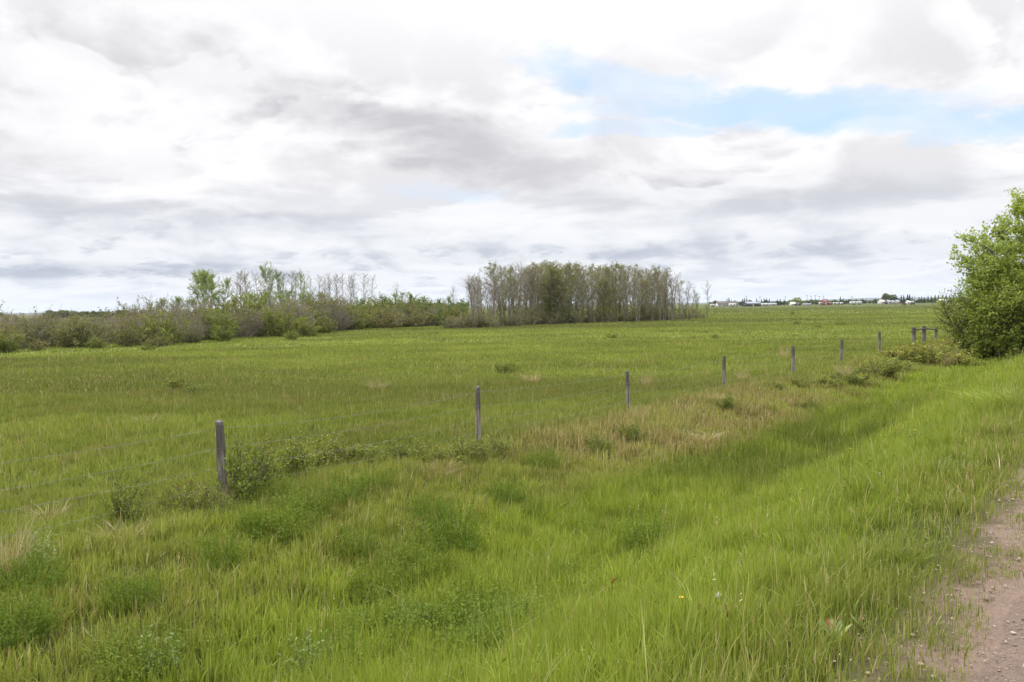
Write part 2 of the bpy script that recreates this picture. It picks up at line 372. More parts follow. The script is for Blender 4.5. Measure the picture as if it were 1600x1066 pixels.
def mat_ground():
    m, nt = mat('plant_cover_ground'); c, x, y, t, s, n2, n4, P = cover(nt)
    fine = nt.noise(P, 6.0, 6, 0.7); 
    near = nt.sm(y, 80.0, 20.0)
    c = nt.mix(nt.m('MULTIPLY', near, 0.88), c, (0.024, 0.024, 0.010, 1)); c = nt.mix(nt.sm(y, 25.0, 90.0, 0.0, 0.50), c, (0.030, 0.042, 0.008, 1))  # farther sheet darkened in its colour to stand in for self-shadowing among the blades
    streak = nt.noise(nt.comb(nt.m('MULTIPLY', x, 0.6), nt.m('MULTIPLY', y, 0.35), 0.0), 1.2, 6, 0.7)
    c = nt.mix(1.0, c, nt.ramp(streak, [(0.3, (0.72, 0.74, 0.72)), (0.7, (1.25, 1.22, 1.2))]), 'MULTIPLY')
    soil = nt.m('MULTIPLY', nt.sm(t, 1.05, 0.72), nt.sm(n4, 0.42, 0.58, 0.35, 1.0))
    soil = nt.m('MAXIMUM', soil, nt.sm(t, 0.74, 0.60))
    rc, rh = road_look(nt, s, t)
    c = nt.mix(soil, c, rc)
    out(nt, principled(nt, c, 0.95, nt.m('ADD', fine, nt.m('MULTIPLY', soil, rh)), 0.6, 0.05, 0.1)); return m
def mat_leaf(name, dark, light, accent=None, amt=0.0, trans=0.35):
    m, nt = mat(name); a = nt.node('ShaderNodeAttribute', attribute_name='bc'); r, d, h = nt.sep(a.outputs['Color'])
    oi = nt.node('ShaderNodeObjectInfo').outputs['Random']
    c = nt.mix(r, (*dark, 1), (*light, 1))
    if accent: c = nt.mix(nt.sm(r, 1.0 - amt, 1.0 - amt + 0.03), c, (*accent, 1))
    k = nt.m('ADD', nt.m('MULTIPLY', oi, 0.4), 0.8)
    c = nt.mix(1.0, c, nt.comb(k, nt.m('ADD', nt.m('MULTIPLY', k, 0.6), 0.4), k), 'MULTIPLY')
    c = nt.mix(d, c, (0.42, 0.36, 0.20, 1))
    out(nt, leafy(nt, c, trans, 0.010)); return m
def mat_bark(name, a, b, scale=6.0):
    m, nt = mat(name); P = nt.node('ShaderNodeTexCoord').outputs['Object']; x, y, z = nt.sep(P)
    n = nt.noise(nt.comb(x, y, nt.m('MULTIPLY', z, 0.4)), scale, 5, 0.7)
    oi = nt.node('ShaderNodeObjectInfo').outputs['Random']
    c = nt.mix(nt.sm(n, 0.35, 0.65), (*a, 1), (*b, 1)); k = nt.m('ADD', nt.m('MULTIPLY', oi, 0.4), 0.8)
    c = nt.mix(1.0, c, nt.comb(k, k, k), 'MULTIPLY')
    out(nt, principled(nt, c, 0.9, n, 0.5, 0.01, 0.15)); return m
def mat_wood():
    m, nt = mat('weathered_wood'); P = nt.node('ShaderNodeTexCoord').outputs['Object']; x, y, z = nt.sep(P)
    g = nt.noise(nt.comb(nt.m('MULTIPLY', x, 40.0), nt.m('MULTIPLY', y, 40.0), nt.m('MULTIPLY', z, 2.2)), 1.0, 5, 0.65, 0.3)
    n = nt.noise(nt.comb(nt.m('MULTIPLY', x, 9.0), nt.m('MULTIPLY', y, 9.0), nt.m('MULTIPLY', z, 3.0)), 1.0, 4, 0.6)
    c = nt.mix(nt.sm(g, 0.35, 0.62), (0.060, 0.050, 0.042, 1), (0.255, 0.228, 0.198, 1))
    a = nt.node('ShaderNodeAttribute', attribute_name='bc'); r, d, h = nt.sep(a.outputs['Color'])
    top = nt.sm(nt.m('ADD', d, nt.m('MULTIPLY', n, 0.30)), 0.78, 0.92)      # rain-stained head of the post
    c = nt.mix(nt.m('MULTIPLY', top, 0.75), c, (0.075, 0.066, 0.060, 1))
    c = nt.mix(nt.m('MULTIPLY', nt.sm(n, 0.60, 0.70), 0.4), c, (0.20, 0.12, 0.075, 1))
    out(nt, principled(nt, c, 0.9, g, 0.8, 0.008, 0.15)); return m
def mat_plain(name, col, rough=0.7, var=0.12, scale=1.5, spec=0.3, metal=0.0):
    m, nt = mat(name); P = nt.node('ShaderNodeTexCoord').outputs['Object']; n = nt.noise(P, scale, 4, 0.6)
    a = tuple(c * (1 - var) for c in col); b = tuple(min(1, c * (1 + var)) for c in col)
    c = nt.mix(nt.sm(n, 0.35, 0.65), (*a, 1), (*b, 1))
    p = principled(nt, c, rough, n, 0.1, 0.01, spec); p.node.inputs['Metallic'].default_value = metal
    out(nt, p); return m

M_GRASS = mat_blades('grass_blade'); M_GROUND = mat_ground(); M_ROAD = mat_road(); M_WOOD = mat_wood()
M_WIRE = mat_plain('galvanised_wire', (0.20, 0.20, 0.19), 0.7, 0.25, 8, 0.3, 0.2)
M_WEED = mat_leaf('feathery_weed_leaf', (0.098, 0.150, 0.018), (0.190, 0.268, 0.036), trans=0.40)
M_WEED_P = mat_leaf('pale_weed_leaf', (0.14, 0.20, 0.06), (0.24, 0.31, 0.11), trans=0.3)
M_ROSE = mat_leaf('bush_leaf', (0.095, 0.130, 0.020), (0.225, 0.265, 0.045), (0.26, 0.16, 0.05), 0.025)
M_YSH = mat_leaf('yellow_green_leaf', (0.13, 0.18, 0.030), (0.30, 0.32, 0.07), (0.34, 0.22, 0.07), 0.08)
M_TREE = mat_leaf('poplar_leaf', (0.190, 0.265, 0.045), (0.330, 0.420, 0.105), trans=0.5)
M_TREE_D = mat_leaf('willow_leaf', (0.190, 0.250, 0.038), (0.330, 0.385, 0.090), (0.30, 0.20, 0.06), 0.04, trans=0.5)
M_ASP = mat_leaf('aspen_leaf', (0.140, 0.155, 0.052), (0.245, 0.262, 0.095), trans=0.4)
M_ASPG = mat_leaf('fresh_aspen_leaf', (0.130, 0.200, 0.040), (0.240, 0.325, 0.080), trans=0.45)
M_BR_O = mat_leaf('olive_brush_leaf', (0.135, 0.140, 0.052), (0.240, 0.242, 0.095), trans=0.35)
M_BR_G = mat_leaf('green_brush_leaf', (0.120, 0.150, 0.030), (0.230, 0.265, 0.065), trans=0.4)
M_TWIG = mat_bark('grey_brown_twig', (0.165, 0.138, 0.112), (0.255, 0.220, 0.180))
M_BARK = mat_bark('aspen_bark', (0.16, 0.145, 0.12), (0.36, 0.34, 0.30), 3.0)
M_BARKD = mat_bark('dark_bark', (0.080, 0.064, 0.050), (0.165, 0.135, 0.105))
M_SPRUCE = mat_leaf('spruce_needle', (0.030, 0.052, 0.030), (0.060, 0.090, 0.050), trans=0.1)
M_FARG = mat_leaf('far_tree_leaf', (0.075, 0.105, 0.038), (0.140, 0.170, 0.060), trans=0.25)
M_FARW = mat_leaf('far_willow_leaf', (0.120, 0.170, 0.045), (0.200, 0.250, 0.075), trans=0.3)
M_STRAW = mat_leaf('dead_grass', (0.26, 0.20, 0.11), (0.48, 0.41, 0.26), trans=0.25)
M_RUST = mat_leaf('rusty_weed', (0.14, 0.055, 0.022), (0.30, 0.13, 0.05), trans=0.2)

# ------------------------------------------------------------------ ground sheet
def build_ground():
    rs_ = [0.0, 0.6]
    while rs_[-1] < 16000: rs_.append(rs_[-1] * (1.021 if rs_[-1] < 200 else 1.06) + 0.0)
    r = np.array(rs_[1:])
    an = np.concatenate([np.arange(-48, 48, 0.22), np.arange(48, 312, 2.0)]) * np.pi / 180
    Rr, A = np.meshgrid(r, an, indexing='ij'); X = Rr * np.sin(A); Y = Rr * np.cos(A); Z = height(X, Y)
    n, m = X.shape; V = np.stack([X, Y, Z], -1).reshape(-1, 3)
    i = np.arange(n - 1)[:, None] * m; j = np.arange(m)[None]; k = (j + 1) % m
    a, b, c, d = i + j, i + k, i + m + k, i + m + j
    f = np.concatenate([np.stack([a, c, b], -1).reshape(-1, 3), np.stack([a, d, c], -1).reshape(-1, 3)])
    V = np.vstack([V, [[0, 0, hz_(0, 0)]]]); ci = len(V) - 1
    f = np.vstack([f, [[ci, q, (q + 1) % m] for q in range(m)]])
    mb = MB(); mb.add(V, f); o = mb.obj('ground', M_GROUND, smooth=True); return tag(o, kind='structure')
build_ground()
def edge_t(s): return 0.50 + 0.18 * (fbm(s * 0.9, 0, 31, 4) - 0.5) * 2 * 0.7
def build_road():
    s = np.concatenate([np.arange(-25, 30, 0.08), np.arange(30, 160, 0.6)])
    tl = edge_t(s); tr = -5.7 + 0.3 * (fbm(s * 0.7, 5, 33) - 0.5)
    q = np.linspace(0, 1, 40)[None]; T = tl[:, None] * (1 - q) + tr[:, None] * q; S = s[:, None] + 0 * T
    X = 0.6 * S - 0.8 * T; Y = 0.8 * S + 0.6 * T
    Z = height(X, Y) + 0.012 + 0.012 * (fbm(S * 3, T * 3, 8) - 0.5)
    Z[:, 0] -= 0.02
    n, m = X.shape; V = np.stack([X, Y, Z], -1).reshape(-1, 3)
    i = np.arange(n - 1)[:, None] * m; j = np.arange(m - 1)[None]
    a, b, c, d = i + j, i + j + 1, i + m + j + 1, i + m + j
    f = np.concatenate([np.stack([a, c, b], -1).reshape(-1, 3), np.stack([a, d, c], -1).reshape(-1, 3)])
    mb = MB(); mb.add(V, f[:, ::-1]); tag(mb.obj('gravel_road', M_ROAD, smooth=True), kind='structure')
build_road()
def build_hills():
    mb = MB()
    m_hill = mat_plain('wooded_ridge', (0.055, 0.075, 0.075), 1.0, 0.2, 0.002)
    an = np.linspace(-60, 60, 400) * np.pi / 180; rows = []
    hh = 5 + 14 * fbm(an * 9, an * 0, 51, 4) + 12 * sstep(0.30, 0.42, an) * (0.5 + fbm(an * 20, an * 0, 52, 3))
    for r, k in ((6200, 0), (6600, .55), (7200, 1), (8600, 0.9), (10500, 0)):
        rows.append(np.stack([r * np.sin(an), r * np.cos(an), -1.5 + hh * k], -1))
    V = np.stack(rows); n, m = V.shape[:2]
    i = np.arange(n - 1)[:, None] * m; j = np.arange(m - 1)[None]; a, b, c, d = i + j, i + j + 1, i + m + j + 1, i + m + j
    f = np.concatenate([np.stack([a, b, c], -1).reshape(-1, 3), np.stack([a, c, d], -1).reshape(-1, 3)])
    mb.add(V.reshape(-1, 3), f); tag(mb.obj('hills', m_hill, smooth=True), kind='structure')
build_hills()

# ------------------------------------------------------------------ grass
def strips(mb, root, h, w_, lean, amt, face, nseg, col):
    n = len(h); V = []; C = []
    d = np.stack([np.cos(lean), np.sin(lean), 0 * lean], 1); sd_ = np.stack([np.cos(face), np.sin(face), 0 * face], 1)
    for j in range(nseg + 1):
        f = j / nseg
        c = root + d * (h * amt * f * f)[:, None]; c[:, 2] += h * f * (1 - 0.35 * amt * f)
        cc = np.stack([col[:, 0], col[:, 1], np.full(n, f)], 1)
        if j < nseg:
            hw = (w_ * 0.5 * (1 - f ** 1.6 * 0.75))[:, None]
            V += [c - sd_ * hw, c + sd_ * hw]; C += [cc, cc]
        else: V.append(c); C.append(cc)
    K = 2 * nseg + 1; V = np.stack(V, 1).reshape(-1, 3); C = np.stack(C, 1).reshape(-1, 3)
    b = np.arange(n) * K; f = []
    for j in range(nseg - 1):
        o = b + 2 * j; f += [np.stack([o, o + 1, o + 3], 1), np.stack([o, o + 3, o + 2], 1)]
    o = b + 2 * (nseg - 1); f.append(np.stack([o, o + 1, o + 2], 1))
    mb.add(V, np.concatenate(f), C)
def scatter(r0, r1, dens, half=42):
    area = math.radians(half) * (r1 * r1 - r0 * r0); n = int(area * dens)
    r = np.sqrt(rng.uniform(r0 * r0, r1 * r1, n)); a = rng.uniform(-1, 1, n) * math.radians(half)
    return r * np.sin(a), r * np.cos(a), r
def grass_zone(x, y):
    s, t = ST(x, y)
    clump = fbm(x * 2.2, y * 2.2, 61); big = fbm(x * 0.4, y * 0.4, 62)
    h = np.interp(t, [0.4, 0.7, 1.1, 1.8, 4.5, 6.0, 7, 9.5, 12], [0.06, 0.09, 0.17, 0.28, 0.34, 0.30, 0.21, 0.24, 0.20])
    h = h * (0.52 + 0.90 * clump) * (0.65 + 0.66 * big)
    bare = sstep(0.52, 0.66, fbm(x * 1.6, y * 1.6, 66)) * sstep(0.95, 0.65, t)
    keep = sstep(-0.10, 0.10, t - edge_t(s)) * (0.75 + 0.25 * sstep(1.0, 1.8, t)) * (1 - 0.85 * bare)
    keep = np.where(t > 1.6, keep * (0.85 + 0.3 * clump), keep * (0.65 + 0.6 * clump))
    keep = np.where(t < edge_t(s) - 0.02, 0.0, keep)
    brown = sstep(6.0, 7.0, t) * sstep(10.2, 8.8, t) * (0.25 + 0.75 * sstep(10, 13.5, s) * sstep(28, 22, s))
    dry = 0.016 + 0.40 * brown + 0.05 * (t > 10) * sstep(0.5, 0.65, fbm(x * .35, y * .35, 64)) + 0.15 * sstep(2.0, 1.0, t)
    return h, keep, dry
WIND = 0.35
def build_grass():
    mb = MB()
    for r0, r1, dens, wd, nseg in ((1.8, 6.5, 4200, 0.0060, 3), (6.5, 14, 2400, 0.0085, 3), (14, 30, 650, 0.014, 2), (30, 60, 130, 0.030, 2), (60, 110, 26, 0.055, 1), (110, 185, 9, 0.10, 1), (185, 520, 1.3, 0.26, 1)):
        x, y, r = scatter(r0, r1, dens)
        h, keep, dry = grass_zone(x, y); n = len(x)
        if r0 < 20: keep = keep * (0.85 + 0.15 * sstep(0.28, 0.44, vnoise(x * 5.5, y * 5.5, 71)))
        ok = rng.uniform(0, 1, n) < keep; x, y, h, dry, r = x[ok], y[ok], h[ok], dry[ok], r[ok]; n = len(x)
        z = height(x, y) - 0.01
        h = h * rng.uniform(0.55, 1.25, n); isdry = (rng.uniform(0, 1, n) < dry).astype(float) * rng.uniform(0.5, 1.0, n)
        s_, t_ = ST(x, y); h = np.maximum(h, np.where(t_ > 1.5, 0.155, 0.04) * rng.uniform(0.6, 1.2, n)) if r0 < 60 else h
        tall = rng.uniform(0, 1, n) < 0.006; h = np.where(tall & (h > 0.1), h * 1.9, h); isdry = np.where(tall, rng.uniform(0.3, 0.9, n), isdry)
        gap = sstep(0.30, 0.46, vnoise(x * 5.5, y * 5.5, 71)) if r0 < 20 else 1.0
        h = h * (0.68 + 0.32 * gap)
        if r0 >= 30: h *= 0.9
        if r0 > 180: thin = rng.uniform(0, 1, n) < sstep(520, 200, r); h = np.where(thin, h, 0.01)
        lean = WIND + rng.normal(0, 1.9, n); amt = rng.uniform(0.0, 0.62, n) ** 1.3; amt = np.where(rng.uniform(0, 1, n) < 0.06, amt + 0.7, amt)
        w_ = wd * np.where(rng.uniform(0, 1, n) < 0.12, 1.9, 1.0) * rng.uniform(0.6, 1.4, n) * np.where(tall, 0.55, 1) * (np.clip(h / 0.16, 0.55, 1.15) if r0 < 20 else 1)
        rnd = np.clip(rng.normal(0.5, 0.27, n), 0, 1)
        strips(mb, np.stack([x, y, z], 1), h, w_, lean, amt, rng.uniform(0, np.pi, n) if r0 < 30 else rng.normal(0, 0.5, n), nseg, np.stack([rnd, isdry], 1))
    # low leafy herbs mixed through the blades, and seed heads on taller stalks
    for r0, r1, dens, sz in ((1.8, 9, 150, 0.030), (9, 22, 45, 0.040), (22, 45, 10, 0.06)):
        x, y, r = scatter(r0, r1, dens); h, keep, dry = grass_zone(x, y); pk = sstep(0.44, 0.66, fbm(x * 1.9, y * 1.9, 73)) * sstep(1.5, 2.2, ST(x, y)[1])
        ok = rng.uniform(0, 1, len(x)) < pk * (keep > 0.2); x, y, h = x[ok], y[ok], h[ok]
        z = height(x, y) + h * rng.uniform(0.3, 1.15, len(x)); n0 = len(mb.c); mb.leaves(np.stack([x, y, z], 1), sz, rng, 0.42, 0.0)
        mb.c[n0][:, 0] = mb.c[n0][:, 0] * 0.35
    x, y, r = scatter(3, 75, 5); h, keep, dry = grass_zone(x, y); s_, t_ = ST(x, y); ok = (keep > 0.3) & (rng.uniform(0, 1, len(x)) < np.where(t_ > 6, 0.01 + 0.5 * sstep(0.60, 0.72, fbm(x * .5, y * .5, 75)), 0.16) * sstep(75, 25, r)); x, y, h, r = x[ok], y[ok], h[ok], r[ok]; n = len(x)
    root = np.stack([x, y, height(x, y)], 1); hh = h * 1.3 + rng.uniform(0.12, 0.35, n); ln = rng.uniform(0, 6.28, n); am = rng.uniform(0, .35, n)
    strips(mb, root, hh, 0.0035 * np.maximum(1, r / 9), ln, am, rng.uniform(0, 3.14, n), 3, np.stack([rng.uniform(0.3, 1, n), rng.uniform(.6, 1, n)], 1))
    tip = root + np.stack([np.cos(ln) * hh * am, np.sin(ln) * hh * am, hh * (1 - .35 * am)], 1)
    for k in range(6): mb.leaves(tip - np.array([0, 0, 1]) * (0.013 * k), 0.022 * 1.0, rng, 0.4, 0.0, c=0.85)
    o = mb.obj('grass', M_GRASS)
    tag(o, 'green grass covering the roadside ditch and the wide pasture beyond the fence', 'grass', kind='stuff')
build_grass()

# loose stones on the road and its verge
def build_pebbles():
    mb = MB(); n = 16000
    s = rng.uniform(1.2, 14, n) ** 1.0; t = edge_t(s) + rng.normal(-0.55, 0.75, n)
    ok = (t > -3.2) & (t < edge_t(s) + 0.7); s, t = s[ok], t[ok]; n = len(s)
    x = 0.6 * s - 0.8 * t; y = 0.8 * s + 0.6 * t; z = height(x, y) + 0.012
    sz = rng.lognormal(math.log(0.0042), 0.45, n).clip(0.002, 0.014)
    base = np.array([[1, 0, 0], [0, 1, 0], [-1, 0, 0], [0, -1, 0], [0, 0, 1], [0, 0, -1], [.62, .62, .55], [-.6, .6, .5], [-.62, -.6, .5], [.6, -.62, .55]], float)
    fs = np.array([[0, 6, 3 + 6], [6, 4, 9], [0, 1, 6], [1, 7, 6], [6, 7, 4], [1, 2, 7], [2, 8, 7], [7, 8, 4], [2, 3, 8], [3, 9, 8], [8, 9, 4], [3, 0, 9], [0, 5, 1], [1, 5, 2], [2, 5, 3], [3, 5, 0]])
    sc = np.stack([sz * rng.uniform(.8, 1.5, n), sz * rng.uniform(.7, 1.2, n), sz * rng.uniform(.4, .8, n)], 1)
    V = base[None] * sc[:, None] * rng.uniform(.8, 1.2, (n, 10, 1)); a = rng.uniform(0, 6.28, n); ca, sa = np.cos(a)[:, None], np.sin(a)[:, None]
    V = np.stack([V[..., 0] * ca - V[..., 1] * sa, V[..., 0] * sa + V[..., 1] * ca, V[..., 2]], -1) + np.stack([x, y, z], 1)[:, None]
    f = (fs[None] + np.arange(n)[:, None, None] * 10).reshape(-1, 3); c = np.zeros((n * 10, 3)); c[:, 0] = np.repeat(rng.uniform(0, 1, n), 10)
    m, nt = mat('pebble'); r = nt.sep(nt.node('ShaderNodeAttribute', attribute_name='bc').outputs['Color'])[0]
    out(nt, principled(nt, nt.ramp(r, [(0, (0.11, 0.075, 0.06)), (0.45, (0.25, 0.17, 0.13)), (0.8, (0.34, 0.26, 0.21)), (1.0, (0.42, 0.36, 0.31))]), 0.8))
    mb.add(V.reshape(-1, 3), f, c)
    tag(mb.obj('loose_gravel', m), 'small loose stones scattered along the edge of the gravel road', 'gravel', kind='stuff')
build_pebbles()

# ------------------------------------------------------------------ plants and trees: generators
def rs_of(seed): return np.random.default_rng(seed)
def limb(rs, p0, d, L, n=5, wob=0.12, up=0.1):
    P = [np.array(p0, float)]; d = np.array(d, float); d /= np.linalg.norm(d)
    for i in range(n):
        d = d + rs.normal(0, wob, 3); d[2] += up * 0.3; d /= np.linalg.norm(d); P.append(P[-1] + d * L / n)
    return np.array(P)
def on(P, f):
    q = f * (len(P) - 1); i = min(int(q), len(P) - 2); return P[i] + (P[i + 1] - P[i]) * (q - i)
def perp(rs, d, ang):
    a = np.cross(d, rs.normal(size=3)); a /= np.linalg.norm(a) + 1e-9; d = d / np.linalg.norm(d)
    return d * math.cos(ang) + a * math.sin(ang)
def aspen(name, seed, h, leaf, leaf_mat, spread=0.16, start=0.25, nb=34, bark=None, lsize=0.13, lean=0.04, twigr=0.011, lbias=0.0):
    rs = rs_of(seed); root = thing(name, 'aspen', 'tree')
    tk = MB(); cr = MB()
    T = limb(rs, (0, 0, -0.1), (rs.normal(0, lean), rs.normal(0, lean), 1), h, 10, 0.045, 0.05)
    tk.tube(T, np.linspace(0.0095 * h + 0.015, 0.014, 11), 6)
    L = []; lv = MB()
    for b in range(nb + 8):
        f = start + (0.98 - start) * (b + rs.uniform(0, 1)) / (nb + 8); p = on(T, f); a = rs.uniform(0, 6.28); e = R(rs.uniform(25, 62))
        ln = h * spread * (0.35 + 1.15 * math.sin(math.pi * min(1, (1.02 - f) / (1.02 - start)) ** 0.75)) * rs.uniform(0.55, 1.2)
        B = limb(rs, p, (math.cos(a) * math.cos(e), math.sin(a) * math.cos(e), math.sin(e)), ln, 4, 0.14, 0.25)
        tk.tube(B, np.linspace(0.022, 0.009, 5), 4, cap=False)
        for q in range(6):
            g = rs.uniform(0.2, 1.0); p2 = on(B, g); d2 = perp(rs, B[-1] - B[0], R(rs.uniform(20, 60))); d2[2] += 0.25
            W = limb(rs, p2, d2, ln * rs.uniform(0.25, 0.55), 3, 0.2, 0.3); cr.tube(W, np.linspace(twigr, twigr * .6, 4), 3, cap=False)
            k = rs.poisson(leaf * (1 + lbias * (0.5 - f)) if leaf > 0 else 0)
            for _ in range(k): L.append(on(W, rs.uniform(0.1, 1)) + rs.normal(0, 0.10, 3))
    if L: lv.leaves(np.array(L), lsize, rs)
    tk.obj('trunk', bark or M_BARK, root); c = cr.obj('crown', M_TWIG, root)
    if L: lv.obj('foliage', leaf_mat, c)
    return root
def shrub(name, seed, h, wd, nst, leaf, leaf_mat, lsize=0.1, bark=None, sub=6, twigr=0.008, cat='shrub', low=0.12, spreadl=0.08):
    rs = rs_of(seed); root = thing(name, 'shrub', cat); st = MB(); L = []; lv = MB()
    for i in range(nst):
        a = rs.uniform(0, 6.28); rr = math.sqrt(rs.uniform(0, 1)); out_ = rr * wd * 0.5
        p0 = (math.cos(a) * out_ * 0.35, math.sin(a) * out_ * 0.35, -0.05)
        hh = h * (1 - 0.45 * rr ** 2) * rs.uniform(0.7, 1.1)
        B = limb(rs, p0, (math.cos(a) * out_ * 0.8, math.sin(a) * out_ * 0.8, hh), math.hypot(out_ * .8, hh), 5, 0.13, 0.1)
        st.tube(B, np.linspace(twigr * 2.0, twigr * 0.8, 6), 4, cap=False)
        for q in range(sub):
            g = rs.uniform(low, 1.0); p2 = on(B, g); d2 = perp(rs, B[-1] - B[0], R(rs.uniform(25, 75))); d2[2] += 0.2
            W = limb(rs, p2, d2, hh * rs.uniform(0.12, 0.34), 3, 0.25, 0.2); st.tube(W, np.linspace(twigr * 1.0, twigr * .5, 4), 3, cap=False)
            for _ in range(rs.poisson(leaf)): L.append(on(W, rs.uniform(0.15, 1)) + rs.normal(0, spreadl, 3) * h / 3)
    st.obj('stems', bark or M_TWIG, root)
    if L:
        L = np.array(L); L[:, 2] = np.maximum(L[:, 2], 0.02); lv.leaves(L, lsize, rs); lv.obj('foliage', leaf_mat, root)
    return root
def weed(name, seed, h, wd, nst, nleaf, m, lsize=0.03, aspect=0.35, cat='weed', stemmat=None):
    """feathery herb: stems fanning from one crown, each set with small leaflets"""
    rs = rs_of(seed); root = thing(name, 'weed', cat); st = MB(); lv = MB(); L = []
    for i in range(nst):
        a = rs.uniform(0, 6.28); rr = math.sqrt(rs.uniform(0, 1)); o_ = rr * wd * 0.5
        hh = h * (1 - 0.30 * rr ** 2) * rs.uniform(0.45, 1.25)
        B = limb(rs, (math.cos(a) * o_ * .5, math.sin(a) * o_ * .5, -0.02), (math.cos(a) * o_ * .6, math.sin(a) * o_ * .6, hh), hh * 1.05, 5, 0.10, 0.1)
        st.tube(B, np.linspace(0.0028, 0.0012, 6), 3, c=(0.3, 0, 0), cap=False)
        for q in range(nleaf):
            g = rs.uniform(0.15, 1.0); L.append(on(B, g) + rs.normal(0, 1, 3) * np.array([0.032, 0.032, 0.02]) * (1.1 - 0.5 * g))
    st.obj('stems', stemmat or m, root); L = np.array(L); L[:, 2] = np.maximum(L[:, 2], 0.01)
    lv.leaves(L, lsize, rs, aspect, 0.2); lv.obj('foliage', m, root); return root
def tuft(name, seed, h, wd, n, m, droop=0.6, cat='grass tuft', w_=0.005):
    rs = rs_of(seed); mb = MB(); a = rs.uniform(0, 6.28, n); r = np.sqrt(rs.uniform(0, 1, n)) * wd * 0.35
    root = np.stack([np.cos(a) * r, np.sin(a) * r, np.full(n, -0.01)], 1)
    strips(mb, root, h * rs.uniform(0.5, 1.15, n), w_ * rs.uniform(.6, 1.4, n), a + rs.normal(0, .6, n), rs.uniform(0.2, 1.0, n) * droop, rs.uniform(0, 3.14, n), 4, np.stack([rs.uniform(0, 1, n), np.zeros(n)], 1))
    o = mb.obj(name, m); tag(o, 'tuft', cat); return o

# ------------------------------------------------------------------ the wire fence
def post_mesh(seed, h, r, lean=(0, 0), below=0.3):
    rs = rs_of(seed); mb = MB(); n = 22; sides = 14; zz = np.linspace(-below, h, n); an = np.arange(sides) * 2 * np.pi / sides
    prof = 1 + 0.16 * rs.normal(size=sides); prof = (prof + np.roll(prof, 1)) / 2
    V = []; C = []
    bx, by = rs.normal(0, 0.008, 2)
    for k, z in enumerate(zz):
        f = (z + below) / (h + below); rr = r * (1.10 - 0.16 * f) * prof * (1 + 0.035 * rs.normal(size=sides))
        cx = lean[0] * z + bx * math.sin(3 * f); cy = lean[1] * z + by * math.sin(4 * f)
        V.append(np.stack([cx + rr * np.cos(an), cy + rr * np.sin(an), z + (0.016 * np.sin(an * 1 + seed) + 0.008 * rs.normal(size=sides) if k == n - 1 else 0 * an)], 1)); C.append(np.tile([0, f, 0], (sides, 1)))
    V.append(V[-1] * [1, 1, 1] + (V[-1].mean(0) - V[-1]) * 0.12 + [0, 0, 0.006]); C.append(C[-1])
    V.append(V[-1].mean(0)[None] + [[0, 0, -0.004]]); C.append(np.array([[0, 0.45, 0]]))
    m = n + 1; i = np.arange(m - 1)[:, None] * sides; j = np.arange(sides)[None]; k = (j + 1) % sides
    a, b, c2, d = i + j, i + k, i + sides + k, i + sides + j
    f = np.concatenate([np.stack([a, b, c2], -1).reshape(-1, 3), np.stack([a, c2, d], -1).reshape(-1, 3), [[(m - 1) * sides + q, (m - 1) * sides + (q + 1) % sides, m * sides] for q in range(sides)]])
    mb.add(np.vstack(V), f, np.vstack(C)); return mb
def plane_hit(px, py, t0):
    d = ray(px, py); k = t0 / (-0.8 * d.x + 0.6 * d.y); return d.x * k, d.y * k, CAM_Z + d.z * k
FT = 9.6
fence = thing('barbed_wire_fence', 'old barbed wire fence on grey wooden posts along the ditch', 'fence', (0, 0, 0))
posts = []
plist = [(343.5, 659, 0.055, 0.035, 0.0), (747, 605, 0.047, -0.005, 0), (980, 580, 0.046, 0.03, 0), (1131, 557, 0.052, 0.012, 0), (1239, 541, 0.056, 0.006, 0), (1315.5, 531, 0.056, -0.004, 0), (1374, 518, 0.060, 0.0, 0)]
for i, (px, py, r, lx, ly) in enumerate(plist):
    X, Y, Zt = plane_hit(px, py, FT); zb = hz_(X, Y); h = Zt - zb
    X -= lx * h * 0
    o = post_mesh(100 + i, h, r, (-lx, ly)).obj('post', M_WOOD, fence, smooth=True); o.location = (X + lx * h, Y, zb)
    posts.append((X, Y, zb, h, lx))
# posts beyond the frame edges, where the strands lead
def extra(s_, h=1.2):
    x = 0.6 * s_ - 0.8 * FT; y = 0.8 * s_ + 0.6 * FT; z = hz_(x, y)
    o = post_mesh(int(140 + s_), h, 0.05).obj('post', M_WOOD, fence, smooth=True); o.location = (x, y, z); return (x, y, z, h, 0)
pm = extra(0.6, 1.25)
bx1, by1 = col_px(1428, 47.0); line = [pm] + posts
for k, frac in enumerate((0.93, 0.70, 0.48, 0.27)):
    mb = MB(); rs = rs_of(200 + k)
    for a, b in zip(line[:-1], line[1:]):
        pa = np.array([a[0] + a[4] * a[3] * (1 - frac), a[1] - 0.06, a[2] + a[3] * frac]); pb = np.array([b[0] + b[4] * b[3] * (1 - frac), b[1] - 0.06, b[2] + b[3] * frac])
        q = np.linspace(0, 1, 13)[:, None]; P = pa + (pb - pa) * q; P[:, 2] -= (0.05 + 0.05 * rs.uniform()) * 4 * (q * (1 - q))[:, 0]
        dist = np.linalg.norm(pa[:2]); mb.tube(P, 0.0020, 4, cap=False)
        L = np.linalg.norm(pb - pa); 
        for g in np.arange(0.1, L, 0.14):
            p = on(P, g / L); dd = rs.normal(size=3); dd /= np.linalg.norm(dd); mb.tube(np.array([p - dd * 0.014, p + dd * 0.014]), 0.0008, 3, cap=False)
    mb.obj('wire', M_WIRE, fence)
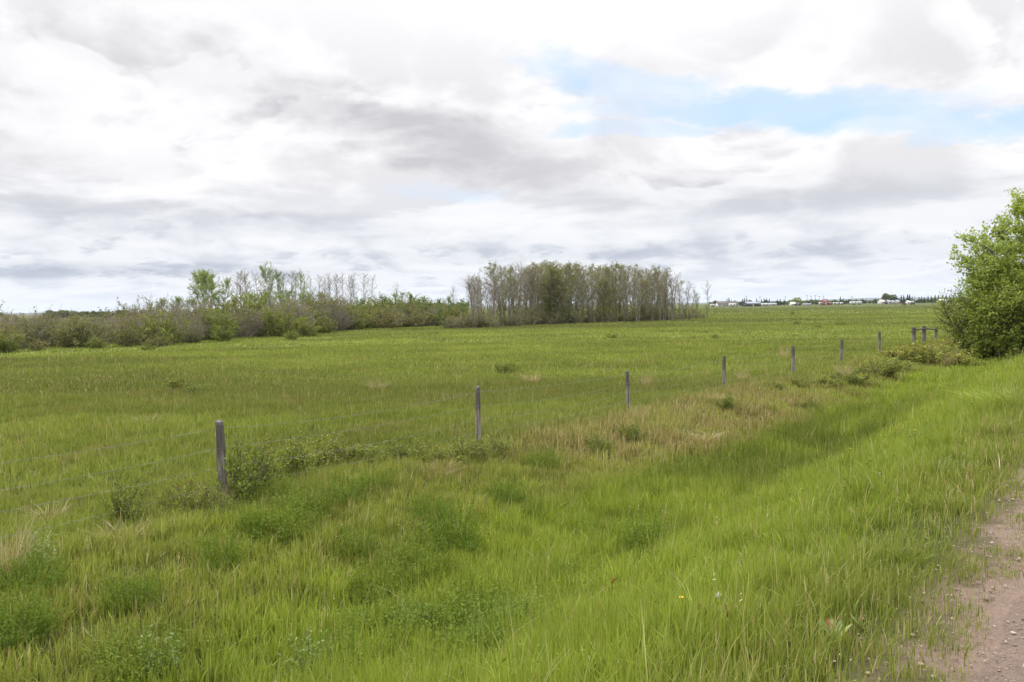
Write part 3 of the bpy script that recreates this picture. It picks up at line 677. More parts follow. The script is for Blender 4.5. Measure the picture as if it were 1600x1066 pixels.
# corner brace of thick posts and rails
brace = thing('fence_brace', 'dark fence corner of three thick posts joined by top rails', 'fence corner', (bx1, by1, hz_(bx1, by1)))
bl = []
for i, (px, py, Y, r) in enumerate(((1428, 511.5, 47.0, 0.115), (1443.5, 509.5, 49.5, 0.115), (1463, 511, 52.0, 0.085))):
    X, Y = col_px(px, Y); zt = top_px(px, py, Y); zb = hz_(X, Y)
    o = post_mesh(160 + i, zt - zb, r, (0.01 * (i - 1), 0)).obj('post', M_WOOD, brace, smooth=True); o.location = (X - bx1, Y - by1, zb - brace.location.z)
    bl.append(np.array([X - bx1, Y - by1, zt - brace.location.z - 0.17]))
for a, b in zip(bl[:-1], bl[1:]):
    mb = MB(); q = np.linspace(0.0, 1.0, 7)[:, None]; P = a + (b - a) * q; P[:, 2] += [0.0, .01, .02, .0, .015, 0.0, -.01]; P[:, 1] -= 0.02
    P[0] += (P[1] - P[0]) * 0.25; P[-1] -= (P[-1] - P[-2]) * 0.1
    mb.tube(P, [0.062, .06, .055, .06, .05, .055, .05], 9, c=(0, 0.9, 0)); mb.obj('rail', M_WOOD, brace, smooth=True)

# ------------------------------------------------------------------ brush thicket on the left
G_BR = 'shrubs of the thicket on the far left edge of the pasture'
br = {
 'bare': [shrub('bare_shrub', 300 + i, 3.0, 4.6, 64, 0.8, M_BR_O, 0.10, sub=12, twigr=0.014) for i in range(3)],
 'olive': [shrub('olive_shrub', 310 + i, 2.8, 4.2, 48, 8.0, M_BR_O, 0.13, sub=10, twigr=0.011, bark=M_BARKD) for i in range(3)],
 'green': [shrub('green_shrub', 320 + i, 2.7, 3.8, 44, 10.0, M_BR_G, 0.14, sub=10, twigr=0.010, bark=M_BARKD) for i in range(3)]}
BL = {'bare': 'grey-brown nearly leafless shrub', 'olive': 'dull olive sparse shrub', 'green': 'brighter green leafy shrub'}
def sec(px):
    return ('at the left edge of the thicket', 'in the left thicket, under the distant low treeline', 'in the thicket below the leaning leafy saplings', 'in the thicket below the thin bare aspens', 'at the right end of the thicket, near the grove')[min(4, max(0, int((px + 30) / 160)))]
rs = rs_of(400)
front = [(-60, 552), (0, 548), (120, 543), (250, 540), (330, 533), (420, 529), (520, 518), (620, 512), (740, 507)]
fx = [a for a, b in front]; fy = [b for a, b in front]
px = -60.0
nsh = 0
while px < 735:
    gx, gy = ground_px(px, np.interp(px, fx, fy)); 
    for row in range(4):
        X = gx * (1 + row * 4.5 / gy) + rs.normal(0, 0.9); Y = gy + row * 4.5 + rs.normal(0, 0.8)
        k = rs.choice(['bare', 'olive', 'green'], p=([0.62, 0.28, 0.10] if px < 330 else [0.22, 0.33, 0.45]) if row else ([0.38, 0.40, 0.22] if px < 330 else [0.15, 0.35, 0.5]))
        ppx = 800 + F * X / Y
        # height wanted: tops close to the horizon line on the left, higher in the middle
        tgt = np.interp(ppx, [-60, 60, 250, 330, 420, 600, 740], [2.45, 2.6, 3.0, 3.6, 3.9, 3.7, 3.3]) * (0.72 + 0.11 * row) * rs.uniform(0.85, 1.2) * 1.12
        sc_ = tgt / 2.9
        o = place(br[k][rs.integers(3)], (X, Y, hz_(X, Y)), rs.uniform(0, 6.28), (max(sc_, .8) * rs.uniform(.85, 1.15), max(sc_, .8), sc_),
                  BL[k] + ' ' + sec(ppx) + (', front row', ', second row', ', behind', ', rearmost')[row], G_BR, 'shrub'); nsh += 1
    px += 2.5 / gy * F * rs.uniform(0.75, 1.2)
# low bushes and saplings spilling out in front of it
for q, (px, py, h, k) in enumerate(((8, 551, 1.7, 'green'), (60, 548, 0.9, 'olive'), (150, 545, 1.0, 'green'), (245, 543, 1.0, 'olive'), (300, 536, 1.2, 'olive'), (350, 534, 1.4, 'green'), (455, 532, 1.0, 'green'), (480, 526, 1.8, 'green'), (510, 521, 1.3, 'green'))):
    X, Y = ground_px(px, py); place(br[k][q % 3], (X, Y, hz_(X, Y)), q * 1.3, (h / 2.4, h / 2.6, h / 2.9), 'low ' + BL[k] + ' in front of the thicket, ' + ('near the left edge', 'left of the saplings', 'below the saplings')[0 if px < 100 else 1 if px < 280 else 2], G_BR, 'shrub')

# ------------------------------------------------------------------ aspens
GBR = mat_bark('brown_grey_bark', (0.12, 0.10, 0.085), (0.23, 0.20, 0.17), 3.0)
AP = {
 'bare': [aspen('bare_aspen', 500 + i, 9.0, 0.0, M_ASP, 0.12, 0.16, 40, lean=0.06, bark=GBR if i else None) for i in range(5)],
 'half': [aspen('budding_aspen', 510 + i, 9.0, 1.8, M_ASP, 0.13, 0.08, 46, lsize=0.15, lean=0.05, bark=GBR if i else None) for i in range(5)],
 'leaf': [aspen('leafy_aspen', 520 + i, 9.0, 5.5, M_ASP, 0.15, 0.05, 46, lsize=0.17, lean=0.05, bark=GBR) for i in range(4)],
 'fresh': [aspen('young_poplar', 530 + i, 7.0, 8.0, M_ASPG, 0.17, 0.06, 36, lsize=0.16, lean=0.03) for i in range(3)],
 'wind': [aspen('windblown_poplar', 540 + i, 8.0, 13.0, M_ASPG, 0.19, 0.2, 34, lsize=0.15, lean=0.03) for i in range(2)]}
AL = {'bare': 'bare grey aspen', 'half': 'thin aspen with few leaves', 'leaf': 'olive-leafed aspen', 'fresh': 'fresh green young poplar', 'wind': 'leafy poplar with airy crown'}
def put_tree(kind, i, px, Y, ytop, label, group, cat='tree', hbase=9.0, wid=1.0, rz=None):
    X, Y = col_px(px, Y); zb = hz_(X, Y); h = top_px(px, ytop, Y) - zb
    hb = {'bare': 9, 'half': 9, 'leaf': 9, 'fresh': 7, 'wind': 8}[kind]
    k = h / hb / 0.97
    return place(AP[kind][i % len(AP[kind])], (X, Y, zb), rs.uniform(0, 6.28) if rz is None else rz, (k * wid, k * wid, k), label, group, cat)
G_AL = 'aspens standing behind the thicket'
for q, (px, yt, kind, wd) in enumerate(((305, 432, 'wind', 1.0), (316, 436, 'wind', 0.8), (330, 430, 'wind', 1.15), (341, 434, 'wind', 1.0), (353, 440, 'wind', 0.8), (366, 432, 'bare', 1.0), (376, 428, 'half', 0.9), (384, 432, 'bare', 1.0), (392, 428, 'half', 0.9), (408, 428, 'bare', 1.0), (415, 424, 'half', 1.1), (425, 424, 'wind', 0.8), (438, 430, 'fresh', 0.7), (445, 428, 'bare', 1.0), (453, 427, 'bare', 0.9), (463, 428, 'half', 1.1), (470, 432, 'fresh', 0.6), (487, 436, 'bare', 0.8), (495, 432, 'bare', 0.9), (505, 436, 'bare', 0.8), (510, 436, 'bare', 0.8), (518, 430, 'bare', 0.8), (523, 430, 'bare', 0.7), (530, 431, 'bare', 0.8), (537, 430, 'bare', 0.8), (543, 430, 'bare', 0.8), (551, 434, 'bare', 0.9), (558, 438, 'bare', 0.8), (571, 430, 'bare', 1.0), (577, 433, 'bare', 0.8), (616, 444, 'bare', 0.7))):
    where = 'at the left end of the row behind the thicket' if px < 360 else 'in the left half of the row behind the thicket' if px < 430 else 'in the middle of the row behind the thicket' if px < 480 else 'in the bare cluster at the right of the row behind the thicket' if px < 562 else 'standing apart right of the bare cluster' if px < 600 else 'among green saplings between thicket and grove'
    put_tree(kind, q, px, 128 + rs.uniform(-5, 6), yt, AL[kind] + ' ' + where, G_AL, wid=wd)
for q, (px, yt) in enumerate(((228, 476), (240, 474), (254, 470), (266, 470), (278, 468), (288, 472))):
    put_tree('wind', q, px, 118 + q, yt, 'small leaning leafy sapling rising from the left of the thicket', 'saplings rising from the thicket', wid=1.1)
for q, (px, yt, wd) in enumerate(((385, 462, 1.5), (400, 464, 1.5), (415, 460, 1.4), (440, 464, 1.5), (452, 458, 1.4), (480, 464, 1.5), (494, 462, 1.6), (512, 470, 1.4), (560, 470, 1.2), (585, 470, 1.3), (598, 466, 1.1), (606, 470, 1.2), (617, 462, 1.0), (628, 460, 0.9), (640, 462, 1.1), (652, 470, 1.1), (662, 466, 0.9), (664, 474, 1.0), (690, 470, 1.0), (700, 468, 0.8), (706, 466, 0.9), (722, 470, 1.1), (728, 474, 1.2))):
    put_tree('fresh', q, px, 112 + (px > 560) * 12 + rs.uniform(-3, 3), yt, 'bushy green young poplar ' + ('low behind the left thicket, under the aspens' if px < 530 else 'between the thicket and the big grove' if px < 650 else 'just left of the big grove'), 'young poplars around the thicket', wid=wd)
G_AG = 'aspens of the big grove in the middle distance'
put_tree('bare', 1, 712, 132, 450, 'bare pale aspen standing just left of the big grove', G_AG)
top = [(736, 432), (760, 440), (778, 420), (800, 414), (830, 418), (850, 418), (880, 418), (915, 418), (950, 420), (975, 422), (1000, 420), (1040, 423), (1050, 426), (1062, 438), (1090, 444), (1112, 438)]
tx = [a for a, b in top]; ty = [b for a, b in top]
gb = [(736, 513), (850, 507), (960, 503), (1050, 500), (1112, 496)]
def grove_label(kind, px):
    w_ = 'at the left end of the big grove' if px < 775 else 'in the left half of the big grove' if px < 850 else 'in the middle of the big grove' if px < 960 else 'in the right half of the big grove' if px < 1050 else 'at the right end of the big grove'
    return AL[kind] + ' ' + w_
px = 738.0; q = 0
while px < 1095:
    for row in range(4):
        p = px + rs.normal(0, 3); gy = ground_px(p, np.interp(p, [a for a, b in gb], [b for a, b in gb]) + 1.0)[1] + row * 6 + rs.uniform(0, 4)
        if p < 780: pr = [0.85, 0.15, 0.0]
        elif p < 850: pr = [0.45, 0.45, 0.10]
        elif p < 975: pr = [0.12, 0.38, 0.50]
        elif p < 1045: pr = [0.40, 0.40, 0.20]
        else: pr = [0.70, 0.28, 0.02]
        if 1050 < p < 1100 and row > 1: continue
        kind = ['bare', 'half', 'leaf'][rs.choice(3, p=pr)]
        dyt = rs.choice([rs.uniform(-3, 3), rs.uniform(3, 11), rs.uniform(11, 26)], p=[0.35, 0.40, 0.25]); yt = np.interp(p, tx, ty) + dyt
        hl = 'tall ' if dyt < 3 else 'shorter ' if dyt > 12 else ''
        put_tree(kind, int(rs.integers(9)), p, gy, yt, hl + grove_label(kind, p) + (', front edge' if row == 0 else ', deep inside' if row > 1 else ', second row'), G_AG, wid=rs.uniform(0.8, 1.35)); q += 1
    px += rs.uniform(5.5, 10.5) if px > 775 else rs.uniform(6, 12)
put_tree('bare', 2, 1106, 165, 441, 'bare thin aspen standing alone off the right end of the grove', G_AG)
for j, (px, yt, Y) in enumerate(((955, 462, 150), (962, 452, 152), (865, 478, 138), (1043, 470, 150), (1055, 468, 150), (1105, 478, 163), (1117, 482, 166), (1038, 462, 150))):
    put_tree('fresh', j, px, Y, yt, 'green young poplar at the foot of the big grove, ' + ('middle' if px < 1000 else 'right side' if px < 1090 else 'beyond its right end'), 'young poplars around the thicket', wid=1.2)
UN = [shrub('grove_shrub', 330 + i, 2.0, 2.6, 26, 4.0, M_BR_O, 0.13, sub=8, twigr=0.012) for i in range(2)]
for j in range(46):
    p = 700 + j * 8.9; X, Y = ground_px(p, np.interp(p, [a for a, b in gb], [b for a, b in gb]) + 0.6)
    k = rs.uniform(0.5, 1.15) * (1.5 if p < 745 or j % 7 == 0 else 1); place(UN[j % 2], (X, Y + rs.uniform(0, 3), hz_(X, Y)), j, (k * 1.1, k, k), ('knee-high' if k < .75 else 'low rounded' if k < 1.15 else 'taller') + ' olive bush at the foot of the big grove, ' + ('off its left end' if p < 745 else 'left part' if p < 850 else 'middle part' if p < 980 else 'right part'), 'undergrowth bushes at the foot of the grove', 'shrub')

# ------------------------------------------------------------------ leafy trees at the right edge
def big_tree(name, seed, h, wd, m, nleaf, lsize, label, loc, nst=5, low=0.12, bark=None, spread=0.9):
    rs = rs_of(seed); root = thing(name, label, 'tree', loc, 0, None); tk = MB(); cr = MB(); lv = MB(); L = []
    stems = []
    for i in range(nst):
        a = rs.uniform(0, 6.28); o_ = rs.uniform(0.05, 0.26) * wd
        T = limb(rs, (math.cos(a) * .25, math.sin(a) * .25, -0.1), (math.cos(a) * o_, math.sin(a) * o_, h * rs.uniform(.8, 1.0)), h * rs.uniform(0.78, 1.0), 10, 0.06, 0.1)
        tk.tube(T, np.linspace(0.010 * h, 0.015, 11), 7); stems.append(T)
    for T in stems:
        for b in range(30):
            f = low + (1 - low) * (b + rs.uniform()) / 30; p = on(T, f); a = rs.uniform(0, 6.28); e = R(rs.uniform(0, 55))
            env = (math.sin(math.pi * min(1, (1.05 - f)) ** 0.8) * 0.75 + 0.35)
            ln = wd * 0.42 * env * rs.uniform(0.5, 1.15) * spread
            B = limb(rs, p, (math.cos(a) * math.cos(e), math.sin(a) * math.cos(e), math.sin(e)), ln, 5, 0.16, 0.2); cr.tube(B, np.linspace(0.028, 0.008, 6), 4, cap=False)
            for q in range(8):
                g = rs.uniform(0.25, 1.0); d2 = perp(rs, B[-1] - B[0], R(rs.uniform(20, 70))); d2[2] += 0.2
                W = limb(rs, on(B, g), d2, rs.uniform(0.35, 0.95), 3, 0.25, 0.2); cr.tube(W, np.linspace(0.008, 0.004, 4), 3, cap=False)
                k = rs.poisson(nleaf); c = [on(W, rs.uniform(0.1, 1)) for _ in range(k)]
                L += [x_ + rs.normal(0, 0.085, 3) for x_ in c]
    lv.leaves(np.array(L), lsize, rs, 0.8, 0.35); tk.obj('trunk', bark or M_BARKD, root); c = cr.obj('crown', M_BARKD, root); lv.obj('foliage', m, c); return root
def tree_at(px, Y): X, Y = col_px(px, Y); return (X, Y, hz_(X, Y))
big_tree('poplar_tree', 700, 8.3, 5.6, M_TREE, 18, 0.135, 'tall bright green leafy poplar cut off by the right edge of the photo', tree_at(1625, 41), 6)
big_tree('poplar_tree', 701, 6.6, 4.8, M_TREE, 18, 0.13, 'shorter bright leafy poplar leaning out left of the tall one', tree_at(1580, 40), 5)
big_tree('willow_tree', 702, 4.4, 4.0, M_TREE_D, 18.0, 0.115, 'bushy olive-green willow at the left flank of the roadside tree clump', tree_at(1552, 39.5), 6, low=0.05)
big_tree('willow_tree', 703, 3.2, 3.4, M_TREE_D, 16.0, 0.11, 'low dark willow bush under the tall poplar at the right edge', tree_at(1596, 37.5), 6, low=0.03)
big_tree('willow_tree', 704, 3.1, 2.4, M_TREE_D, 5, 0.095, 'sparse twiggy willow at the far left tip of the roadside tree clump', tree_at(1513, 41.5), 5, low=0.05)
big_tree('poplar_tree', 705, 8.8, 5.0, M_TREE, 8.0, 0.125, 'second tall leafy poplar just outside the right edge', tree_at(1700, 42), 5)

# ------------------------------------------------------------------ bushes along the fence
FB = [shrub('fence_bush', 800 + i, 0.75, 0.85, 30, 12.0, M_ROSE, 0.036, sub=7, twigr=0.0035, bark=M_BARKD, spreadl=0.12) for i in range(3)]
YB = [shrub('yellow_bush', 810 + i, 1.0, 1.1, 24, 9.0, M_YSH, 0.075, sub=7, twigr=0.004, bark=M_TWIG, spreadl=0.12) for i in range(3)]
ST_ = [tuft('dead_grass_tuft', 820 + i, 0.45, 0.5, 150, M_STRAW, 1.0) for i in range(2)]
GT = [tuft('green_grass_tuft', 830 + i, 0.42, 0.5, 320, M_GRASS, 0.8) for i in range(2)]
WD = [weed('feathery_weed', 840 + i, 0.42, 0.75, 120, 44, M_WEED, 0.030, 0.24) for i in range(3)]
PW = [weed('pale_weed', 850 + i, 0.38, 0.4, 26, 26, M_WEED_P, 0.030, 0.45) for i in range(2)]
def put(proto, px, py, h, wd, label, group=None, cat=None, rz=None, hb=1.0, wb=1.0):
    X, Y = ground_px(px, py); return place(proto, (X, Y, hz_(X, Y)), rs.uniform(0, 6.28) if rz is None else rz, (wd / wb, wd / wb, h / hb), label, group, cat)
G_FB = 'bushes along the wire fence'
for px, py, h, wd, i, lab in (
    (374, 795, 0.95, 0.85, 0, 'dense dark-centred bush wrapped round the foot of the nearest fence post'),
    (350, 815, 0.42, 0.5, 2, 'low sprig hiding the foot of the nearest fence post'),
    (398, 770, 0.80, 0.8, 1, 'smaller bush just right of the one at the nearest fence post'),
    (292, 812, 0.62, 0.6, 2, 'thin twiggy bush left of the nearest fence post'),
    (190, 828, 0.68, 0.62, 0, 'reddish-tipped bush above the heap of dead grass at the left'),
    (448, 752, 0.72, 1.0, 1, 'bush in the band right of the nearest post, leftmost of that band'),
    (500, 742, 0.70, 1.0, 2, 'bush in the band right of the nearest post, halfway to the weeds'),
    (555, 735, 0.55, 0.9, 0, 'low bush midway between the nearest and second posts'),
    (610, 730, 0.50, 0.8, 1, 'low bush nearer the second post than the first'),
    (660, 728, 0.50, 0.7, 2, 'low brownish bush left of the second post'),
    (720, 725, 0.45, 0.8, 0, 'low bush in front of the second post, left side'),
    (765, 720, 0.45, 0.8, 1, 'low bush in front of the second post, right side'),
    (935, 708, 0.40, 0.6, 2, 'small dark bush left of the third post'),
    (990, 690, 0.42, 0.7, 0, 'small bush in front of the third post'),
    (1132, 640, 0.42, 0.7, 1, 'small reddish bush at the foot of the fourth post'),
    (1243, 606, 0.45, 0.9, 0, 'bush at the foot of the fifth post'),
    (1205, 612, 0.35, 0.8, 1, 'low bush left of the fifth post'),
    (1330, 600, 0.55, 1.3, 2, 'dark rounded bush at the foot of the sixth post'),
    (1372, 588, 0.70, 1.7, 1, 'broad olive bush right of the sixth post'),
    (1290, 605, 0.40, 1.0, 0, 'low bush left of the sixth post'),
    (1258, 641, 0.40, 0.6, 2, 'small bush with a dark hollow on the ditch bank')):
    put(FB[i], px, py, h, wd, lab, G_FB, 'bush', hb=0.75, wb=0.85)
for px, py, h, wd, i, lab in (
    (1425, 566, 1.0, 1.5, 0, 'yellow-green bush at the left of the patch below the fence corner'),
    (1452, 570, 1.05, 1.4, 1, 'yellow-green bush in the middle of the patch below the fence corner'),
    (1478, 568, 1.15, 1.3, 2, 'taller yellow-green bush with brown stems right of the fence corner'),
    (1508, 575, 0.9, 1.4, 0, 'yellow-green bush at the left foot of the tree clump'),
    (1540, 565, 1.2, 1.3, 1, 'bright yellow-green bush in front of the dark willow'),
    (1398, 560, 0.55, 1.3, 2, 'low pale bush left of the fence corner'),
    (1405, 580, 0.6, 1.4, 1, 'low yellow-green bush in front of the seventh post'),
    (1575, 560, 1.0, 1.2, 2, 'yellow-green bush under the tree clump near the right edge')):
    put(YB[i], px, py, h, wd, lab, 'yellow-green bushes round the fence corner', 'bush', hb=1.0, wb=1.1)
put(ST_[0], 190, 850, 0.30, 0.75, 'heap of bleached dead grass drooping below the reddish-tipped bush', 'tufts of dead grass', hb=.45, wb=.5)
for q, (px, py, h, wd, lab) in enumerate(((80, 820, .36, .5, 'dead grass tuft at the left edge by the fence wires'), (12, 905, .75, .5, 'tall dead grass stalks at the left edge of the photo'), (345, 800, .5, .45, 'bleached dead grass blades round the nearest fence post'), (690, 745, .30, .6, 'dead grass tuft left of the second post'), (1000, 660, .5, .35, 'pale dead stalks beside the third post'), (1122, 630, .35, .5, 'dead grass tuft at the foot of the fourth post'), (1320, 588, .55, .6, 'pale dead grass standing beside the sixth post'), (1160, 600, .6, .4, 'straw stalks right of the fourth post'), (1010, 605, .6, .4, 'straw stalks in the pasture beyond the third post'), (1225, 560, .9, .5, 'tall pale stalks left of the fifth post'), (1478, 572, .9, .9, 'brown dead grass clump below the fence corner'), (1100, 690, .25, .8, 'flattened dead grass on the ditch bank'), (230, 665, .32, .7, 'dead grass tuft in the pasture left of the nearest post'), (590, 610, .5, .8, 'straw-coloured tuft in the pasture left of the second post'), (830, 600, .5, .7, 'straw-coloured tuft in the pasture between second and third posts'))):
    put(ST_[(q + 1) % 2], px, py, h, wd, lab, 'tufts of dead grass', hb=.45, wb=.5)
G_W = 'feathery green weeds in the roadside grass'
for q, (px, py, h, wd, lab) in enumerate((
    (45, 925, .42, .75, 'feathery weed clump at the left edge above the bottom corner'), (205, 955, .40, .65, 'feathery weed clump below the heap of dead grass'),
    (345, 888, .40, .62, 'dark feathery weed clump below the nearest fence post'), (445, 845, .5, .9, 'feathery weed clump right of the nearest post'),
    (560, 870, .40, .6, 'small feathery weed clump left of the large pair'), (700, 870, .60, .95, 'largest dark feathery weed clump in the centre of the grass'),
    (650, 905, .50, .9, 'feathery weed clump just below-left of the largest one'), (590, 935, .42, .7, 'feathery weed clump at the lower left of the central group'),
    (672, 815, .38, .7, 'feathery weed clump above the largest one'), (790, 792, .45, .7, 'feathery weed clump between second and third posts'), (832, 822, .38, .5, 'small dark weed clump right of the one below the second post'),
    (1010, 870, .52, .85, 'rounded dark feathery weed clump right of centre'), (900, 930, .42, .75, 'feathery weed clump below the rounded right-hand one'),
    (690, 1020, .45, 1.1, 'broad feathery weed clump at the bottom centre'), (800, 1030, .45, 1.0, 'broad feathery weed clump right of the bottom centre'), (540, 1066, .42, .8, 'feathery weed clump on the bottom edge left of centre'),
    (215, 1060, .42, .9, 'feathery weed clump on the bottom edge near the left corner'), (475, 815, .45, .8, 'feathery weed clump in front of the fence bushes'), (850, 735, .42, .7, 'round green weed clump right of the second post'),
    (400, 838, .42, .6, 'low weed clump in front of the bush at the nearest post'), (430, 790, .42, .8, 'soft weed clump at the right foot of the bush at the nearest post'),
    (530, 790, .38, .8, 'soft weed clump in front of the bush band, halfway to the second post'), (585, 770, .35, .7, 'soft weed clump in front of the low bushes left of the second post'),
    (740, 985, .45, 1.0, 'soft weed clump between the central group and the bottom centre'), (610, 1000, .42, .9, 'soft weed clump left of the pale weed at the bottom centre'), (850, 985, .40, .9, 'soft weed clump above the bottom centre, right side'), (20, 1000, .42, .8, 'feathery weed clump at the left edge near the bottom corner'))):
    put(WD[q % 3], px, py, h, wd, lab, G_W, 'weed', hb=.42, wb=.75)
for q, (px, py, h, lab) in enumerate(((60, 895, .5, 'pale grey-green weed at the left edge'), (480, 1062, .40, 'pale grey-green weed at the bottom edge left of centre'), (640, 1000, .40, 'pale grey-green weed above the bottom centre clump'), (245, 1065, .42, 'pale grey-green weed on the bottom edge near the left corner'), (1500, 745, .2, 'small pale weed near the road edge'), (1440, 700, .3, 'small pale weed in the ditch'))):
    put(PW[q % 2], px, py, h, 0.4, lab, 'pale grey-green weeds', 'weed', hb=.38, wb=.4)
for q, (px, py, h, wd, lab) in enumerate(((1590, 640, .35, 1.2, 'dark green grass tuft beyond the ditch at the right edge'), (1545, 632, .3, 1.2, 'dark green grass tuft left of the one at the right edge'), (1480, 800, .16, .35, 'green grass tuft at the road edge below the ditch'), (1420, 880, .14, .3, 'green grass tuft beside the bare patch of the verge'))):
    put(GT[q % 2], px, py, h, wd, lab, 'green grass tufts', hb=.42, wb=.5)

# little flowering and withered stalks near the road
def stalk(px, py, h, label, head='seed', col=M_RUST, cat='wildflower', name='withered_stalk', leanx=0.1):
    X, Y = ground_px(px, py); root = thing(name, label, cat, (X, Y, hz_(X, Y)), 0, 'stalks and flowers in the verge'); r = rs_of(int(px * 7 + py))
    st = MB(); B = limb(r, (0, 0, 0), (leanx, 0, 1), h, 6, 0.09); st.tube(B, np.linspace(.005, .0025, 7), 5)
    if head == 'seed':
        for _ in range(7): q = on(B, r.uniform(.5, 1)); st.tube(limb(r, q, (r.normal() * .5, r.normal() * .5, .7), .05, 2), [.003, .005, .004], 4)
    st.obj('stem', col, root); hd = MB(); p = B[-1]
    if head == 'fluff':
        hd.leaves(p + r.normal(0, .007, (90, 3)), .007, r, .4); hd.obj('seed_head', M_FLUFF, root)
    elif head == 'yellow':
        for k in range(12):
            a = k * 6.28 / 12; d = np.array([math.cos(a), math.sin(a), .25]) * .012; n_ = np.array([-math.sin(a), math.cos(a), 0]) * .005
            hd.add([p, p + d + n_, p + d * 1.1, p + d - n_], [[0, 1, 2], [0, 2, 3]], (.5, 0, 0))
        hd.obj('flower_head', M_YEL, root)
    else:
        hd.leaves(p + r.normal(0, .008, (30, 3)), .014, r, .6); hd.obj('seed_head', col, root)
M_FLUFF = mat_plain('seed_fluff', (0.62, 0.60, 0.56)); M_YEL = mat_plain('yellow_petal', (0.75, 0.42, 0.04))
stalk(1096, 1000, .28, 'rusty stalk with a white seed head near the bottom, right of centre', 'fluff')
stalk(1088, 1010, .22, 'rusty stalk left of the one with the white head'); stalk(1108, 1012, .22, 'rusty stalk leaning right of the white-headed one', leanx=.5)
stalk(1018, 1000, .22, 'single dark stalk left of the rusty group'); stalk(952, 950, .26, 'rusty withered stalk right of the low feathery clump')
stalk(1075, 1000, .24, 'orange-tipped stalk at the left of the rusty group', 'yellow')
for px, py, l in ((1385, 706, 'yellow flower in the ditch, left of a pair'), (1391, 703, 'yellow flower in the ditch, right of a pair'), (1430, 722, 'yellow flower above the ditch near the road'), (1322, 742, 'yellow flower low in the ditch')):
    stalk(px, py, .38, l, 'yellow', M_WEED, name='yellow_flower')
def dock(px, py, label, n=6, L=0.15):
    X, Y = ground_px(px, py); r = rs_of(int(px)); root = thing('broadleaf_weed', label, 'weed', (X, Y, hz_(X, Y)))
    for k in range(n):
        mb = MB(); a = r.uniform(0, 6.28); d = np.array([math.cos(a), math.sin(a), 0]); sd_ = np.array([-d[1], d[0], 0]); V = []
        for j in range(7):
            f = j / 6; c = d * L * f * 0.55 + np.array([0, 0, L * (f - .35 * f * f)]); wv = 0.10 * L * math.sin(math.pi * min(1, f * .92 + .08)) ** .8
            V += [c - sd_ * wv + [0, 0, .006], c, c + sd_ * wv + [0, 0, .006]]
        f = []
        for j in range(6):
            o = 3 * j; f += [[o, o + 1, o + 4], [o, o + 4, o + 3], [o + 1, o + 2, o + 5], [o + 1, o + 5, o + 4]]
        mb.add(V, f, (r.uniform(), 0.25 if k % 3 == 0 else 0, 0)); mb.obj('leaf', M_RUST if k == 1 else M_WEED_P, root)
dock(1305, 1008, 'broad-leafed weed with reddish and pale leaves near the road edge'); dock(1270, 1000, 'broad-leafed weed left of the reddish one', 5, .12); dock(1195, 885, 'broad-leafed weed in the slope grass, right of centre', 4, .16)
dock(1345, 985, 'small broad-leafed weed nearest the gravel', 5, .10)

# small tussocks out in the pasture
PT = [shrub('pasture_tussock', 860 + i, 0.5, 1.2, 24, 9.0, M_BR_G, 0.07, sub=5, twigr=0.004, bark=M_BARKD, spreadl=.15) for i in range(2)]
for q, (px, py, lab) in enumerate(((301, 616, 'dark tussock in the pasture above the nearest post'), (233, 547, 'tussock just in front of the thicket'), (275, 612, 'brown tussock left of the dark one above the nearest post'), (1083, 530, 'small dark tussock below the right end of the grove'), (1116, 530, 'small dark tussock right of its twin below the grove end'), (1238, 491, 'broad dark tussock far out in the right pasture'), (1278, 512, 'dark tussock in the right pasture, below the broad one'), (955, 529, 'low dark tussock below the grove middle'), (790, 586, 'green tussock beyond the second post'), (675, 523, 'dark low tussock below the left end of the grove'), (1246, 507, 'small tussock in the right pasture'), (1313, 508, 'tussock in the right pasture above the sixth post'))):
    put(PT[q % 2], px, py, .34 + .14 * (q % 3), 1.0 + .5 * (q % 2), lab, 'tussocks out in the pasture', 'tussock', hb=.5, wb=1.2)

# ------------------------------------------------------------------ far farms, trees and poles
def crown_ball(rs, mb, c, r, n, ls, squash=0.8):
    d = rs.normal(size=(n, 3)); d /= np.linalg.norm(d, axis=1)[:, None]; k = rs.uniform(0.55, 1.05, n)[:, None]
    mb.leaves(np.array(c) + d * k * np.array([r, r, r * squash]), ls, rs)
def far_tree(name, seed, h, wd, m, ls=0.7):
    r = rs_of(seed); root = thing(name, 'tree', 'tree'); tk = MB(); tk.tube(limb(r, (0, 0, -.2), (0, 0, 1), h * .7, 4, .05), [.25, .22, .2, .15, .1], 6); tk.obj('trunk', M_BARKD, root)
    mb = MB()
    for k in range(11): a = r.uniform(0, 6.28); rr = math.sqrt(r.uniform()) * wd * .33; crown_ball(r, mb, (math.cos(a) * rr, math.sin(a) * rr, h * r.uniform(.34, .84) - rr * .35), wd * r.uniform(.14, .24), 150, ls)
    mb.obj('crown', m, root); return root
def spruce(name, seed, h, wd):
    r = rs_of(seed); root = thing(name, 'spruce', 'tree'); tk = MB(); tk.tube([(0, 0, -.2), (0, 0, h * .95)], [.2, .04], 6); tk.obj('trunk', M_BARKD, root); mb = MB()
    f = r.uniform(0.06, 1, 1200) ** 1.0; a = r.uniform(0, 6.28, 1200); tier = 0.75 + .35 * np.sin(f * 60); rr = wd * .5 * (1 - f) ** .85 * tier * np.sqrt(r.uniform(.2, 1, 1200))
    mb.leaves(np.stack([np.cos(a) * rr, np.sin(a) * rr, f * h - rr * .25], 1), .55, r, .5); mb.obj('crown', M_SPRUCE, root); return root
FT_ = [far_tree('far_tree', 900 + i, 6.5, 8.0, M_FARG) for i in range(3)]; FW_ = [far_tree('far_willow', 905 + i, 6.0, 11.0, M_FARW) for i in range(2)]; SP_ = [spruce('spruce_tree', 910 + i, 9.0, 4.2) for i in range(3)]
